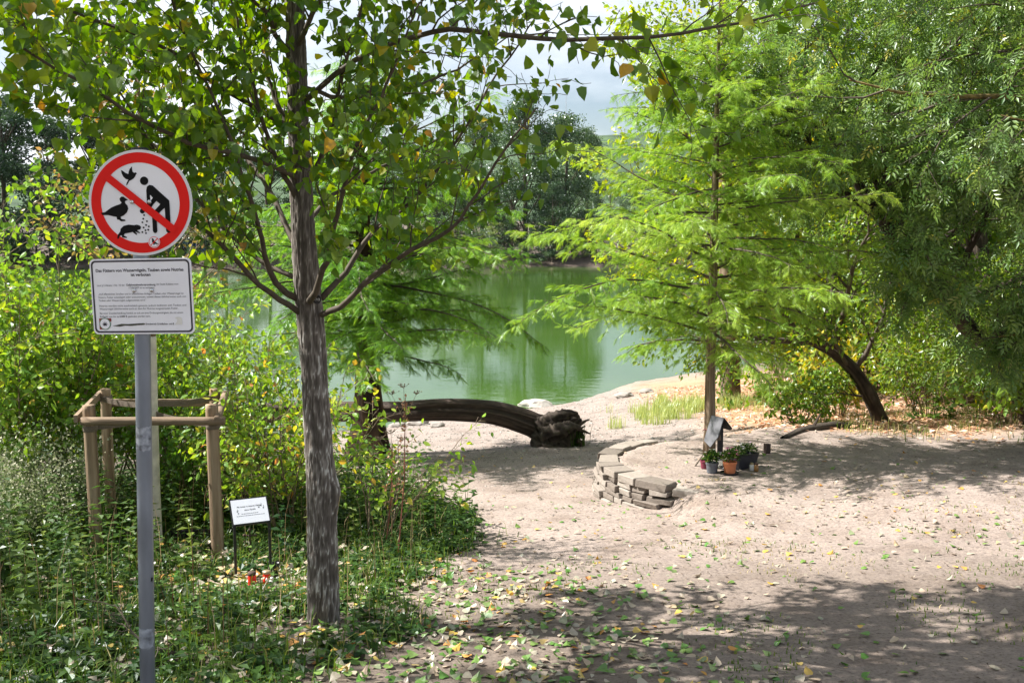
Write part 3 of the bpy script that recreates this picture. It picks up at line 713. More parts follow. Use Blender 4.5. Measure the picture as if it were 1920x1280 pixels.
def put_text(s, mat, origin, R, parent, name='lettering', **kw):
    """text whose x runs along R[0] and height along R[2], standing at origin"""
    me = text_mesh(s, mat, **kw)
    R = np.asarray(R, float); n = len(me.vertices)
    co = np.zeros(n * 3, np.float32); me.vertices.foreach_get('co', co); co = co.reshape(-1, 3) @ R + np.asarray(origin)
    me.vertices.foreach_set('co', co.astype(np.float32).ravel()); me.update()
    return link(name, me, parent)
put_text('97/2', M_white_cer, tp + [-.017, -.0015, -.007], np.eye(3), tagp, width=.034, height=.013, bold=.01)

# ------------------------------------------------------------------ the sign on its post
YS = 3.93
sb = P(277, 1280, YS); st = P(262, 281, YS)
def on_pole(v):
    f = (v - 1280) / (281 - 1280); return sb + (st - sb) * f
pz = gz(sb[0], sb[1])
foot = sb + (st - sb) * ((pz - .25 - sb[2]) / (st[2] - sb[2]))
sign = thing('sign_post', (foot[0], foot[1], pz), 'round red feeding ban sign and text panel on a grey steel pole', 'sign')
mb = MB(); mb.tube(np.linspace(foot, st, 12), .0305, 28); mb.build('pole', M_steel, sign, smooth=True)
mb = MB(); capb = on_pole(283)
mb.lathe(capb - [0, 0, .02], [(.033, 0), (.0335, .004), (.0335, .026), (.030, .032), (.0, .034)], 24); mb.build('pole_cap', M_blackcap, sign, smooth=True)
Rs = Matrix.Rotation(math.radians(-7), 3, 'Z') @ Matrix.Rotation(math.radians(-1.2), 3, 'Y')
Rs = np.array(Rs).T            # rows: across, back, up
def frame(center):
    def q(x, d, z): return np.asarray(center) + x * Rs[0] + (-d) * Rs[1] + z * Rs[2]
    return q
def flat(name, pts, q, depth, mat, parent, back=None):
    """a printed shape: outline pts (x, z), lying `depth` in front of the panel"""
    V = np.array([q(x, depth, z) for x, z in pts]); n = len(V)
    me = bpy.data.meshes.new(name)
    if back is None: me.from_pydata([tuple(v) for v in V], [], [tuple(range(n))])
    else:
        W = np.array([q(x, back, z) for x, z in pts])
        me.from_pydata([tuple(v) for v in np.vstack([V, W])], [], [tuple(range(n)), tuple(range(2 * n - 1, n - 1, -1))] + [(i, i + n, (i + 1) % n + n, (i + 1) % n) for i in range(n)])
    me.update(); me.materials.append(mat)
    return link(name, me, parent)
def circ(r, n=64, cx=0, cz=0, sz=1.0): return [(cx + r * math.cos(t), cz + sz * r * math.sin(t)) for t in np.linspace(0, 2 * math.pi, n, endpoint=False)]
def ring(name, r0, r1, q, depth, mat, parent, cx=0, cz=0, n=72):
    V = [q(cx + r * math.cos(t), depth, cz + r * math.sin(t)) for r in (r0, r1) for t in np.linspace(0, 2 * math.pi, n, endpoint=False)]
    return link(name, mesh_np(name, V, None, [[k, (k + 1) % n, n + (k + 1) % n, n + k] for k in range(n)], mat=mat), parent)
dc = P(263.5, 380.5, YS - .045)
q0 = frame(dc)
q = lambda x, d, z: q0(x, d, z * .96)
disc = flat('round_sign', circ(.2105, 72), q, .002, M_signwhite, sign, back=-.002)
ring('rim', .2030, .2112, q, .0026, M_signback, disc)
ring('red_ring', .1600, .2005, q, .0032, M_red, disc)
def px(pts): return [((x - 383) / 336 * .21, -(y - 405) / 321 * .21) for x, y in pts]
pict = {
 'flying_dove': [(271, 203), (283, 208), (300, 221), (318, 229), (322, 212), (330, 196), (345, 183), (344, 200), (347, 215), (356, 222), (366, 219), (374, 226), (366, 233), (362, 243), (350, 256), (335, 265), (322, 270), (312, 285), (303, 296), (299, 293), (306, 278), (316, 262), (300, 258), (285, 245), (275, 225)],
 'duck': [(121, 460), (150, 456), (190, 430), (225, 417), (252, 410), (262, 400), (252, 388), (250, 375), (262, 364), (278, 365), (288, 374), (305, 386), (290, 389), (284, 395), (286, 405), (300, 420), (303, 440), (292, 462), (272, 478), (250, 487), (252, 500), (278, 505), (280, 513), (250, 515), (238, 505), (225, 503), (223, 487), (200, 483), (170, 475), (130, 474)],
 'nutria': [(218, 615), (225, 595), (240, 578), (245, 560), (265, 543), (300, 536), (335, 540), (352, 537), (370, 542), (379, 552), (374, 566), (352, 572), (372, 586), (366, 590), (340, 580), (352, 596), (345, 600), (322, 582), (300, 586), (270, 590), (262, 602), (283, 612), (280, 618), (250, 613), (252, 604), (244, 600), (234, 606), (230, 618), (222, 624)],
 'person_torso': [(428, 330), (434, 308), (450, 297), (472, 302), (573, 395), (573, 424), (530, 446), (500, 472), (476, 452), (514, 416), (490, 396), (470, 414), (456, 432), (428, 436)],
 'person_arm_gap': [(453, 358), (470, 376), (453, 396)],
 'front_leg': [(456, 470), (485, 452), (485, 578), (480, 588), (470, 592), (461, 588), (456, 578)],
 'rear_leg': [(542, 432), (574, 410), (574, 578), (569, 588), (559, 592), (548, 588), (542, 578)],
}
for k, (nm, pts) in enumerate(pict.items()):
    flat(nm, px(pts), q, .0032 + .0002 * k if 'gap' not in nm else .0058, M_black if 'gap' not in nm else M_signwhite, disc)
def dot(nm, cx, cy, r, mat, d, n=20): 
    (x, z), = px([(cx, cy)]); return flat(nm, circ(r / 336 * .21, n, x, z), q, d, mat, disc)
dot('person_head', 418, 272, 27, M_black, .0036)
dot('person_hand', 394, 455, 16, M_black, .0036)
for cx, cy in [(404, 480), (397, 502), (390, 524), (420, 518), (413, 541), (430, 550), (396, 556), (386, 584), (407, 573), (425, 570), (409, 590)]: dot('grain', cx, cy, 6, M_black, .0036, 12)
a0, a1 = np.array(px([(172, 236), (602, 580)])); dirv = (a1 - a0) / np.linalg.norm(a1 - a0); nrm = np.array([-dirv[1], dirv[0]]) * .0152
flat('red_slash', [tuple(a0 + nrm), tuple(a0 - nrm), tuple(a1 - nrm), tuple(a1 + nrm)], q, .0066, M_red, disc)
stk = dot('pigeon_sticker', 462, 645, 38, M_signwhite, .0074, 32)
(sx_, sz_), = px([(462, 645)])
ring('sticker_ring', .0195, .0215, q, .0080, M_red, stk, sx_, sz_, 32)
flat('pigeon', px([(447, 625), (454, 622), (460, 628), (463, 638), (475, 648), (490, 660), (478, 660), (466, 656), (462, 664), (456, 662), (457, 655), (448, 645), (449, 633)]), q, .0078, M_black, stk)
flat('slash', px([(437, 664), (440, 668), (488, 626), (484, 622)]), q, .0082, M_red, stk)
def bolt(nm, c, parent, r=.0085):
    mb = MB(); prof = [(math.cos(t) * r, math.sin(t) * r * .75) for t in np.linspace(0, math.pi / 2 - .05, 6)]
    th = np.linspace(0, 2 * math.pi, 16, endpoint=False); V = []
    for (pr_, pd) in prof:
        for t in th: V.append(c + pr_ * math.cos(t) * Rs[0] + pr_ * math.sin(t) * Rs[2] - pd * Rs[1])
    V = np.array(V); m = len(prof); Fq = [[i * 16 + j, i * 16 + (j + 1) % 16, (i + 1) * 16 + (j + 1) % 16, (i + 1) * 16 + j] for i in range(m - 1) for j in range(16)]
    mb.add(V, None, Fq); return mb.build(nm, M_bolt, parent, smooth=True)
for cx, cy in [(333, 399), (448, 400)]:
    (x, z), = px([(cx, cy)]); bolt('bolt', q(x, .0075, z), disc)
for zc in (.05, -.05):
    mb = MB(); mb.box(q0(0, -.012, zc), (.055, .010, .012), Rs.T); mb.build('clamp', M_steel, disc)
# weathered sticker residue and a drilled hole on the pole
def pole_patch(nm, v0, v1, a0, a1, mat, seed):
    r = np.random.default_rng(seed); nn_ = 14; V = []
    for i in range(8):
        c = on_pole(v0 + (v1 - v0) * i / 7)
        for j in range(nn_):
            a = math.radians(a0 + (a1 - a0) * j / (nn_ - 1)) + (r.normal(0, .08) if j in (0, nn_ - 1) else 0)
            V.append(c + np.array([math.cos(a) * .0309, math.sin(a) * .0309, r.normal(0, .003) if i in (0, 7) else 0]))
    return link(nm, mesh_np(nm, V, None, [[i * nn_ + j, i * nn_ + j + 1, (i + 1) * nn_ + j + 1, (i + 1) * nn_ + j] for i in range(7) for j in range(nn_ - 1)], smooth=True, mat=mat), sign)
pole_patch('sticker_residue', 782, 826, 180, 350, plain('sticker_residue', (.30, .32, .36), .8, noise=.5, scale=45), 1)
pole_patch('scratched_band', 1168, 1206, 178, 345, plain('scratched_zinc', (.30, .33, .38), .6, noise=.45, scale=30), 2)
pole_patch('drill_hole', 1069, 1077, 325, 345, M_black, 3)
# text panel
pc = P(266.5, 555.5, YS - .045)
qp = frame(pc)
def rrect(w, h, r, n=8):
    pts = []
    for cx, cz, a in [(w - r, h - r, 0), (-w + r, h - r, 90), (-w + r, -h + r, 180), (w - r, -h + r, 270)]:
        for t in np.linspace(a, a + 90, n): pts.append((cx + r * math.cos(math.radians(t)), cz + r * math.sin(math.radians(t))))
    return pts
panel = flat('text_panel', rrect(.2085, .1475, .020), qp, .002, M_signwhite, sign, back=-.002)
o_, i_ = rrect(.2025, .1415, .018), rrect(.1960, .1350, .014); nn_ = len(o_)
link('border', mesh_np('border', [qp(x, .0030, z) for x, z in o_ + i_], None, [[k, (k + 1) % nn_, nn_ + (k + 1) % nn_, nn_ + k] for k in range(nn_)], mat=M_navy), panel)
def tx(X, Y): return (X - 850) / 1590 * .417, -(Y - 605) / 1140 * .295
def line(s, X0, X1, Yb, h, bold=0.0, mat=None):
    x, z = tx(X0, Yb); put_text(s, mat or M_ink, qp(x, .0030, z), Rs, panel, width=(X1 - X0) / 1590 * .417, height=h, bold=bold)
line('Das Füttern von Wasservögeln, Tauben sowie Nutrias', 150, 1525, 230, .0122, .022, M_navy)
line('ist verboten', 700, 1008, 298, .0122, .022, M_navy)
line('Laut § 2 Absatz 1 Nr. 10 der', 155, 595, 445, .0078)
line('Gefahrenabwehrverordnung', 615, 1075, 443, .0080, .022)
line('der Stadt Koblenz vom', 1090, 1432, 438, .0078)
line('17.09.2007 ist es verboten:', 655, 1060, 487, .0078)
line('„Auf öffentlichen Straßen und in öffentlichen Anlagen Tauben oder Wasservögel zu', 165, 1503, 578, .0078)
line('füttern, Futter auszulegen oder auszustreuen, soweit dieses üblicherweise auch von', 165, 1540, 626, .0078)
line('Tauben oder Wasservögeln aufgenommen wird.“', 165, 915, 674, .0078)
line('Nutrias werden nicht ausdrücklich genannt, jedoch bedienen sich Tauben und', 170, 1537, 756, .0078)
line('Wasservögel üblicherweise auch an dem für Nutrias ausgestreuten Futter.', 170, 1410, 802, .0078)
line('Bei einer Zuwiderhandlung handelt es sich um eine Ordnungswidrigkeit, die mit einem', 170, 1480, 868, .0078)
line('Bußgeld von bis zu', 170, 470, 918, .0078); line('5.000 €', 482, 600, 918, .0078, .02); line('geahndet werden kann.', 615, 970, 918, .0078)
line('Eigenbetrieb Grünflächen- und B', 885, 1330, 1036, .0074, .02)
flat('tape_smear', [tx(*t) for t in [(355, 1045), (420, 1036), (500, 1018), (600, 1022), (760, 1014), (860, 1010), (880, 1020), (860, 1036), (760, 1040), (650, 1050), (560, 1044), (480, 1060), (420, 1055)]], qp, .0032, M_tape, panel)
flat('torn_sticker', [tx(*t) for t in [(1350, 930), (1390, 918), (1440, 922), (1460, 945), (1462, 1030), (1340, 1032), (1375, 1000), (1385, 960)]], qp, .0034, M_white_cer, panel)
stk2 = flat('leaf_sticker', [tx(*t) for t in [(152, 932), (345, 930), (345, 975), (300, 1000), (240, 1100), (152, 1100)]], qp, .0034, M_darkred, panel)
lx, lz = tx(243, 1015)
flat('sticker_disc', circ(.0235, 32, lx, lz), qp, .0038, M_green, stk2); flat('sticker_face', circ(.0205, 32, lx, lz), qp, .0042, M_signwhite, stk2)
for a, l in [(90, .0165), (60, .0155), (120, .0155), (28, .0135), (152, .0135), (0, .008), (180, .008)]:
    c_, s_ = math.cos(math.radians(a)), math.sin(math.radians(a)); bz = lz - .006
    flat('sticker_leaf', [(lx, bz), (lx + .45 * l * c_ - .0022 * s_, bz + .45 * l * s_ + .0022 * c_), (lx + l * c_, bz + l * s_), (lx + .45 * l * c_ + .0022 * s_, bz + .45 * l * s_ - .0022 * c_)], qp, .0046, M_navy, stk2)
for cx, cy in [(737, 515), (1012, 515)]:
    x, z = tx(cx, cy); bolt('bolt', qp(x, .0034, z), panel)
for zc in (.04, -.05):
    mb = MB(); mb.box(qp(0, -.012, zc), (.055, .010, .012), Rs.T); mb.build('clamp', M_steel, panel)

# ------------------------------------------------------------------ tree guard with its whitewashed young tree
def GP(u, v, Yguess=None):
    """ground point seen at u, v (marching along the ray)"""
    a = (u - 960) / F; b = (640 - v) / F
    d = np.array([a, b * SP + CP, b * CP - SP]); ts = np.linspace(2.5, 60, 4000)
    pts = np.array([0, 0, EYE]) + d[None] * ts[:, None]
    below = pts[:, 2] < G(pts[:, 0], pts[:, 1])
    i = int(np.argmax(below)); return pts[i]
rng = np.random.default_rng(23)
GYF, GYB = 7.4, 8.2
xl, xr = P(174, 900, GYF)[0], P(403, 900, GYF)[0]; xlb, xrb = P(206, 900, GYB)[0], P(408, 900, GYB)[0]
ztop = P(403, 758, GYF)[2]
gl = Vector((xl + (xr - xl) / 2, (GYF + GYB) / 2, 0)); gl.z = gz(gl.x, gl.y)
guard = thing('tree_guard', gl, 'wooden four-post tree guard with rails round a whitewashed young trunk', 'tree guard')
def post(x, y, z1, r, seed):
    z0 = gz(x, y) - .15; n = 40
    pts = [(x + .004 * math.sin(seed + 3 * t), y, z0 + (z1 - z0) * t) for t in np.linspace(0, 1, 6)]
    return bark_tube('post', M_wood_post, guard, pts, [r * 1.06, r * 1.03, r, r, r * .99, r * .98], 40, 22, .8, .5, .03, seed, 1)
post(xl, GYF, ztop - .005, .047, 1); post(xr, GYF, ztop, .047, 2); post(xlb, GYB, P(206, 729, GYB)[2], .044, 3); post(xrb, GYB, P(408, 729, GYB)[2], .044, 4)
def rail(a, b, r, seed, flat_=False):
    mb = MB(); a = np.asarray(a); b = np.asarray(b)
    if flat_:
        d = norm(b - a); L = np.linalg.norm(b - a) / 2; sdir = norm(np.cross(d, [0, 0, 1])); R = np.stack([d, sdir, np.cross(sdir, d)], 1)
        mb.box((a + b) / 2, (L, .014, r), R, tint=.55)
    else: mb.tube(np.linspace(a, b, 8), r, 16, tint=.4)
    return mb.build('rail', M_wood_rail, guard, smooth=not flat_)
zr = P(280, 789, GYF - .07)[2]
rail((P(153, 790, GYF - .075)[0], GYF - .075, zr), (P(421, 788, GYF - .075)[0], GYF - .075, zr), .032, 1)
rail((xlb - .02, GYB + .058, P(300, 757, GYB)[2]), (xrb + .04, GYB + .058, P(300, 757, GYB)[2]), .030, 2, True)
rail((xl - .062, GYF - .10, zr + .02), (xlb - .062, GYB + .05, zr + .05), .028, 3, True)
rail((xr + .062, GYF - .10, zr + .01), (xrb + .075, GYB + .05, zr + .05), .030, 4)
wt = np.array([P(291, 1030, 7.8)[0], 7.8, 0]); wt[2] = gz(wt[0], wt[1])
wtop = P(283, 630, 7.8)
def wt_at(z): f = (z - wt[2]) / (wtop[2] - wt[2]); return wt + (wtop - wt) * f
def strap(a, sag=.02):
    za = a[2]; b = wt_at(za + .02); d = norm(b - a)
    c = np.linspace(a, b, 8); c[:, 2] -= sag * np.sin(np.linspace(0, math.pi, 8))
    w = np.array([0, 0, .022]); V = np.vstack([c + w, c - w]); mb = MB()
    off = np.cross(d, [0, 0, 1.0]) * .003
    V2 = np.vstack([V, V + off]); m = 8
    Fq = [[i, i + 1, m + i + 1, m + i] for i in range(m - 1)] + [[2 * m + i, 3 * m + i, 3 * m + i + 1, 2 * m + i + 1] for i in range(m - 1)] + [[i, 2 * m + i, 2 * m + i + 1, i + 1] for i in range(m - 1)]
    mb.add(V2, None, Fq); return mb.build('strap', M_strap, guard)
strap(np.array([xl, GYF + .05, zr - .07])); strap(np.array([xr, GYF + .05, zr - .05])); strap(np.array([xlb, GYB - .05, zr + .02])); strap(np.array([xrb, GYB - .05, zr + .03]))
for x, y, z in [(xl, GYF, zr - .07), (xr, GYF, zr - .05), (xlb, GYB, zr + .02)]:
    mb = MB(); mb.lathe((x, y, z - .022), [(.049, 0), (.052, .004), (.052, .040), (.049, .044)], 20); mb.build('strap_loop', M_strap, guard, smooth=True)
# low edging board and mulch bed
mb = MB()
for (ua, va, ub, vb) in [(215, 1012, 300, 1008), (300, 1008, 398, 1014)]:
    a = np.array([P(ua, va, 8.05)[0], 8.05, 0]); b = np.array([P(ub, vb, 8.0)[0], 8.0, 0])
    a[2] = gz(a[0], a[1]) + .05; b[2] = gz(b[0], b[1]) + .05
    d = norm(b - a); sd = norm(np.cross(d, [0, 0, 1])); mb.box((a + b) / 2, (np.linalg.norm(b - a) / 2, .012, .06), np.stack([d, sd, np.cross(sd, d)], 1))
tag(mb.build('edging_board', plain('dark_tarred_board', (.020, .017, .016), .8, noise=.3)), 'low black edging board behind the whitewashed trunk', 'edging board')
n = 1500; c = np.array([P(345, 1030, 7.7)[0], 7.75]); a = rng.uniform(0, 2 * math.pi, n); rr = .42 * np.sqrt(rng.random(n))
mx, my = c[0] + 1.1 * rr * np.cos(a), c[1] + .8 * rr * np.sin(a); mz = G(mx, my) + .06 * (1 - (rr / .42) ** 2) * rng.random(n)
V, Fl, tt = place(KITE_V, KITE_F, np.stack([mx, my, mz], 1), rng.normal(0, 1, (n, 3)), rng.normal(0, .5, (n, 3)) + [0, 0, 1], rng.uniform(.015, .05, n), rng.random(n))
tag(link('bark_mulch', mesh_np('bark_mulch', V, Fl, None, tt, mat=M_mulch)), 'heap of brown bark mulch inside the tree guard', 'mulch', kind='stuff')
ytree = thing('planted_tree', wt, 'young planted tree with whitewashed trunk and thin bronze crown in the guard', 'tree')
bark_tube('trunk', M_whitewash, ytree, [wt - [0, 0, .1], wt_at(wt[2] + .5), wt_at(wt[2] + 1.0), wtop], [.062, .047, .043, .040], 60, 24, 1.5, 1.0, .05, 31, 1)
brs = []
for k in range(26):
    h = .08 + 2.0 * k / 26; p0 = wtop + np.array([-.02 * h, .03 * h, h]); aa = k * 2.4
    grow(rng, p0, norm([math.cos(aa), .7 * math.sin(aa), .75]), .95 * (1 - .35 * k / 26), .011, 1, brs, (0, 5, 0), (0, .7, .8), .5, .1, .15, .25)
mb = MB(); mb.tube([wtop - [0, 0, .02], wtop + [-.02, .03, .9], wtop + [-.04, .06, 2.3]], [.039, .026, .010], 12); mb.build('leader', M_twig_pale, ytree, smooth=True)
mb = MB()
for p_, r_, l_ in brs: mb.tube(p_, np.maximum(r_, .002), 5, cap=False)
mb.build('branches', M_twig_pale, ytree)
a, b = leaf_spots(rng, brs, 1, .042, .03); n = len(a)
T = norm(b * .5 + rng.normal(0, .6, (n, 3)) + [0, 0, -.3]); Nv = rng.normal(0, 1, (n, 3)) + [0, 0, .6]
V, Fl, tt = place(OVAL_V, OVAL_F, a, T, Nv, rng.uniform(.035, .055, n), np.clip(rng.normal(.55, .25, n), 0, 1))
tag(link('crown', mesh_np('crown', V, Fl, None, tt, mat=M_young), ytree), kind='stuff')

# ------------------------------------------------------------------ memorial plaque, candles, iron cross
YQ = 6.84
pl_l = GP(443, 1094)
a_ = math.radians(25); wv = np.array([math.cos(a_), math.sin(a_), 0]); fv = np.array([math.sin(a_), -math.cos(a_), 0])
plq = thing('memorial_plaque', pl_l, 'small white memorial plaque on two black legs beside the poplar trunk', 'plaque')
zc_ = P(440, 985, pl_l[1])[2]; Wd = .232
L0 = np.array([pl_l[0], pl_l[1], 0]); R0 = L0 + wv * Wd
for b0 in (L0, R0):
    mb = MB(); zg = gz(b0[0], b0[1]) - .1; mb.box([b0[0], b0[1], (zg + zc_) / 2], (.0085, .0085, (zc_ - zg) / 2), np.stack([wv, fv, [0, 0, 1]], 1)); mb.build('leg', M_frame, plq)
up_ = norm(np.array([0, 0, 1]) * .74 - fv * .67)           # the panel leans back
nrm_ = np.cross(wv, up_); nrm_ = nrm_ if nrm_[2] > 0 else -nrm_
c0 = np.array([L0[0], L0[1], zc_]) + wv * Wd / 2; Hd = .185
Rm = np.stack([wv, up_, nrm_], 1)
mb = MB(); mb.box(c0 + up_ * Hd / 2, (Wd / 2 + .012, Hd / 2 + .006, .008), Rm); pf = mb.build('panel_frame', M_frame, plq)
mb = MB(); mb.box(c0 + up_ * Hd / 2 + nrm_ * .0085, (Wd / 2 + .003, Hd / 2 - .003, .0025), Rm); pw = mb.build('panel', M_plaque, plq)
Rt = np.stack([wv, nrm_, up_], 0)
def ptxt(s, fx, fy, w, h, it=.25, bold=.0): put_text(s, M_ink, c0 + wv * (fx * Wd) + up_ * (fy * Hd) + nrm_ * .0116, Rt, pw, width=w, height=h, italic=it, bold=bold)
ptxt('Für immer in unseren Herzen', -.36, .66, .165, .0125, .25, .012); ptxt('deine Familie', -.16, .52, .075, .0115, .25, .012)
for fx0, fy0, wl0 in [(-.26, .40, .105), (-.40, .32, .180)]:      # rows of print too small to read
    x0 = fx0 * Wd; r_ = np.random.default_rng(int(wl0 * 1000)); mb = MB(); x = 0.0
    while x < wl0:
        wd_ = r_.uniform(.005, .014); mb.box(c0 + wv * (x0 + x + wd_ / 2) + up_ * (fy0 * Hd) + nrm_ * .0116, (wd_ / 2, .0011, .0002), Rm); x += wd_ + .0028
    tag(mb.build('fine_print', M_ink, pw), kind='stuff')
for fx, fy in [(.26, .60), (.33, .66), (.39, .56)]:
    ctr = c0 + wv * fx * Wd + up_ * fy * Hd + nrm_ * .0118
    mb = MB(); mb.box(ctr, (.0035, .0028, .0002), Rm); mb.box(ctr + wv * .0032 + up_ * .010, (.0006, .010, .0002), Rm); mb.build('music_note', M_black, pw)
mb = MB(); t = np.linspace(0, 1, 24); ctr = c0 - wv * .36 * Wd + up_ * .42 * Hd + nrm_ * .012
mb.tube(ctr + np.outer(.006 * np.sin(t * 9) * (1 - .4 * t), wv) + np.outer(.034 * t, up_), .0009, 4); mb.build('treble_clef', M_black, pw)

def candle(nm, u, v, label, tilt=0, h=.085, r=.027, lidmat=M_gold):
    g = GP(u, v); g[2] = gz(g[0], g[1])
    t = thing(nm, g, label, 'candle', 'grave candles by the plaque')
    mb = MB(); mb.lathe(g, [(0, .002), (r * .94, .002), (r, .010), (r, h * .70), (r * .93, h * .78), (r * .93, h * .80)], 20); mb.build('cup', M_candle, t, smooth=True)
    mb = MB(); mb.lathe(g, [(r * 1.04, h * .79), (r * 1.06, h * .85), (r * 1.0, h * .96), (r * .5, h), (0, h)], 20); mb.build('lid', lidmat, t, smooth=True)
candle('grave_candle', 473, 1100, 'red grave candle with dark lid below the middle of the plaque', lidmat=M_iron, h=.105)
candle('grave_candle', 501, 1094, 'red grave candle with pale lid beside the right leg of the plaque', h=.095)
g = GP(518, 1084); g[2] = gz(g[0], g[1])
t_ = thing('vase', g, 'small black plastic grave vase right of the red candles', 'vase')
mb = MB(); mb.lathe(g, [(0, 0), (.014, 0), (.016, .05), (.026, .095), (.028, .11), (.024, .11), (.014, .05)], 16); mb.build('body', M_blackcap, t_, smooth=True)
mb = MB(); mb.lathe(g, [(.0275, .108), (.0295, .110), (.0295, .115), (.026, .115)], 16); mb.build('rim', M_frame, t_, smooth=True)
g = GP(510, 1096); g[2] = gz(g[0], g[1])
mb = MB(); ph = np.linspace(0, 2 * math.pi, 12, endpoint=False)
mb.lathe(g + [0, 0, -.004], [(0, 0), (.018, .004), (.024, .018), (.021, .032), (.012, .038), (.013, .050), (.007, .058), (0, .060)], 14)
mb.tube([g + [-.018, -.012, .022], g + [-.034, -.016, .040], g + [-.030, -.012, .052]], [.008, .007, .003], 8)
tag(mb.build('figurine', M_white_cer, smooth=True), 'tiny white ceramic figurine next to the right red candle', 'figurine')
g = GP(470, 1046); g[2] = gz(g[0], g[1]); zcr = P(470, 1003, g[1])[2]
cr = thing('iron_cross', g, 'small rusty ornate cross behind the memorial plaque', 'cross')
mb = MB(); mb.tube([g - [0, 0, .05], [g[0], g[1], zcr + .055]], [.006, .006], 8); mb.build('shaft', M_iron, cr)
mb = MB()
for s_ in (-1, 1): mb.tube([[g[0], g[1], zcr], [g[0] + s_ * .03, g[1], zcr], [g[0] + s_ * .042, g[1], zcr + .002], [g[0] + s_ * .055, g[1], zcr]], [.006, .006, .012, .003], 8)
mb.tube([[g[0], g[1], zcr + .03], [g[0], g[1], zcr + .045], [g[0], g[1], zcr + .062]], [.006, .012, .003], 8)
mb.tube([[g[0], g[1] - .004, zcr - .012], [g[0], g[1] - .004, zcr], [g[0], g[1] - .004, zcr + .012]], [.004, .014, .004], 8); mb.build('arms', M_iron, cr)

# ------------------------------------------------------------------ dry stone ring, stone by stone
rng = np.random.default_rng(5)
wall = thing('stone_wall', (RC[0] - RR, RC[1], gz(RC[0] - RR, RC[1])), 'low curved dry-stone wall ringing the young cypress', 'wall')
def stone(c, h, yaw, seed, tint, parent, mat=M_stone, name='stone', jit=.16):
    bm = bmesh.new(); bmesh.ops.create_cube(bm, size=2.0)
    r = np.random.default_rng(seed)
    for v in bm.verts:
        v.co = Vector([v.co[k] * h[k] * (1 - abs(r.normal(0, jit * .7))) for k in range(3)]) 
    bmesh.ops.bevel(bm, geom=list(bm.edges), offset=min(h) * .14, segments=1, affect='EDGES', profile=.6)
    Rz = Matrix.Rotation(yaw, 4, 'Z') @ Matrix.Rotation(r.normal(0, .05), 4, 'X') @ Matrix.Rotation(r.normal(0, .04), 4, 'Y')
    bmesh.ops.transform(bm, matrix=Matrix.Translation(c) @ Rz, verts=list(bm.verts))
    me = bpy.data.meshes.new(name); bm.to_mesh(me); bm.free()
    a = me.attributes.new('tint', 'FLOAT', 'FACE'); a.data.foreach_set('value', np.clip(tint + r.normal(0, .06, len(me.polygons)), 0, 1).astype(np.float32))
    me.materials.append(mat); return link(name, me, parent)
hs_ = [.038, .028, .032, .024, .030, .026, .024]                      # half heights, top course first
ztop_w = ZT + .035
a_end = [239, 236, 230, 224, 216, 208, 200]
seed = 100
zt_ = ztop_w
for course, hh in enumerate(hs_):
    ang = 84 + rng.uniform(0, 3) if course == 0 else 118 + 8 * course
    Rw = RR + .010 * course
    while ang < a_end[course]:
        ln = rng.uniform(.06, .16) * (1.25 if (course == 0 and ang > 215) else 1)
        da = math.degrees(2 * ln / Rw); mid = math.radians(ang + da / 2)
        dep = rng.uniform(.085, .115) * (1.2 if course == 0 else 1)
        sag = -.008 * rng.random() - (.05 * sstep(225, 250, ang) if course == 0 else 0) - .10 * sstep(125, 95, ang)
        hj = hh * rng.uniform(.94, 1.05)
        c = Vector((RC[0] + (Rw + rng.normal(0, .010)) * math.cos(mid), RC[1] + (Rw + rng.normal(0, .010)) * math.sin(mid), zt_ - hh + sag))
        stone(c, (ln * .99, dep, hj), mid + math.pi / 2 + rng.normal(0, .06), seed, rng.uniform(.15, .9), wall); seed += 1
        ang += da
    zt_ -= 2 * hh * .98
for (u, v, s_) in [(1395, 812, .10), (1425, 818, .08), (1283, 952, .035), (1300, 958, .03)]:
    pass

# ------------------------------------------------------------------ shrine, pots and lights under the young cypress
def on_terrace(u, v): 
    g = GP(u, v); g[2] = gz(g[0], g[1]); return g
g = on_terrace(1349, 872); g[1] = 9.98; g[0] = P(1350, 850, 9.98)[0]; g[2] = gz(g[0], g[1])
YH = g[1]; Pz = lambda v: P(1350, v, YH)[2]
shr = thing('shrine', g, 'small dark shrine with steep pitched roof boards on a post by the cypress trunk', 'shrine')
mb = MB(); mb.box([g[0] + .005, YH + .03, (g[2] - .1 + Pz(800)) / 2], (.026, .022, (Pz(800) - g[2] + .1) / 2)); mb.build('post', M_blackboard, shr)
rd = norm(np.array([-.55, .83, 0]))                        # ridge runs back to the left
rt = P(1358, 784, YH - .06)
def board(nm, mat, outline, parent):
    """roof board from its corners, 12 mm thick"""
    A = np.array(outline); nn2 = norm(np.cross(A[1] - A[0], A[2] - A[0])) * .012; n = len(A)
    me = bpy.data.meshes.new(nm); me.from_pydata([tuple(v) for v in np.vstack([A, A + nn2])], [], [tuple(range(n)), tuple(range(2 * n - 1, n - 1, -1))] + [(i, i + n, (i + 1) % n + n, (i + 1) % n) for i in range(n)])
    me.update(); me.materials.append(mat); return link(nm, me, parent)
rb = rt + rd * .17
dl = norm(np.array([-.33, -.22, -1.0])); dr = norm(np.array([.68, .45, -.80]))
board('roof_board', M_board_lit, [rt, rb, rb + dl * .27, rt + dl * .24 + rd * .06 + dl * .08, rt + dl * .20], shr)
board('roof_board', M_blackboard, [rt + [.004, 0, .004], rb + [.004, 0, .004], rb + dr * .19, rt + dr * .20 + rd * .05, rt + dr * .17], shr)
board('back_board', M_blackboard, [rb + dl * .03, rb + dl * .24, rb + dr * .16 + [0, 0, -.10], rb + dr * .13], shr)
mb = MB(); cc = rt + rd * .10 + [.03, 0, -.16]
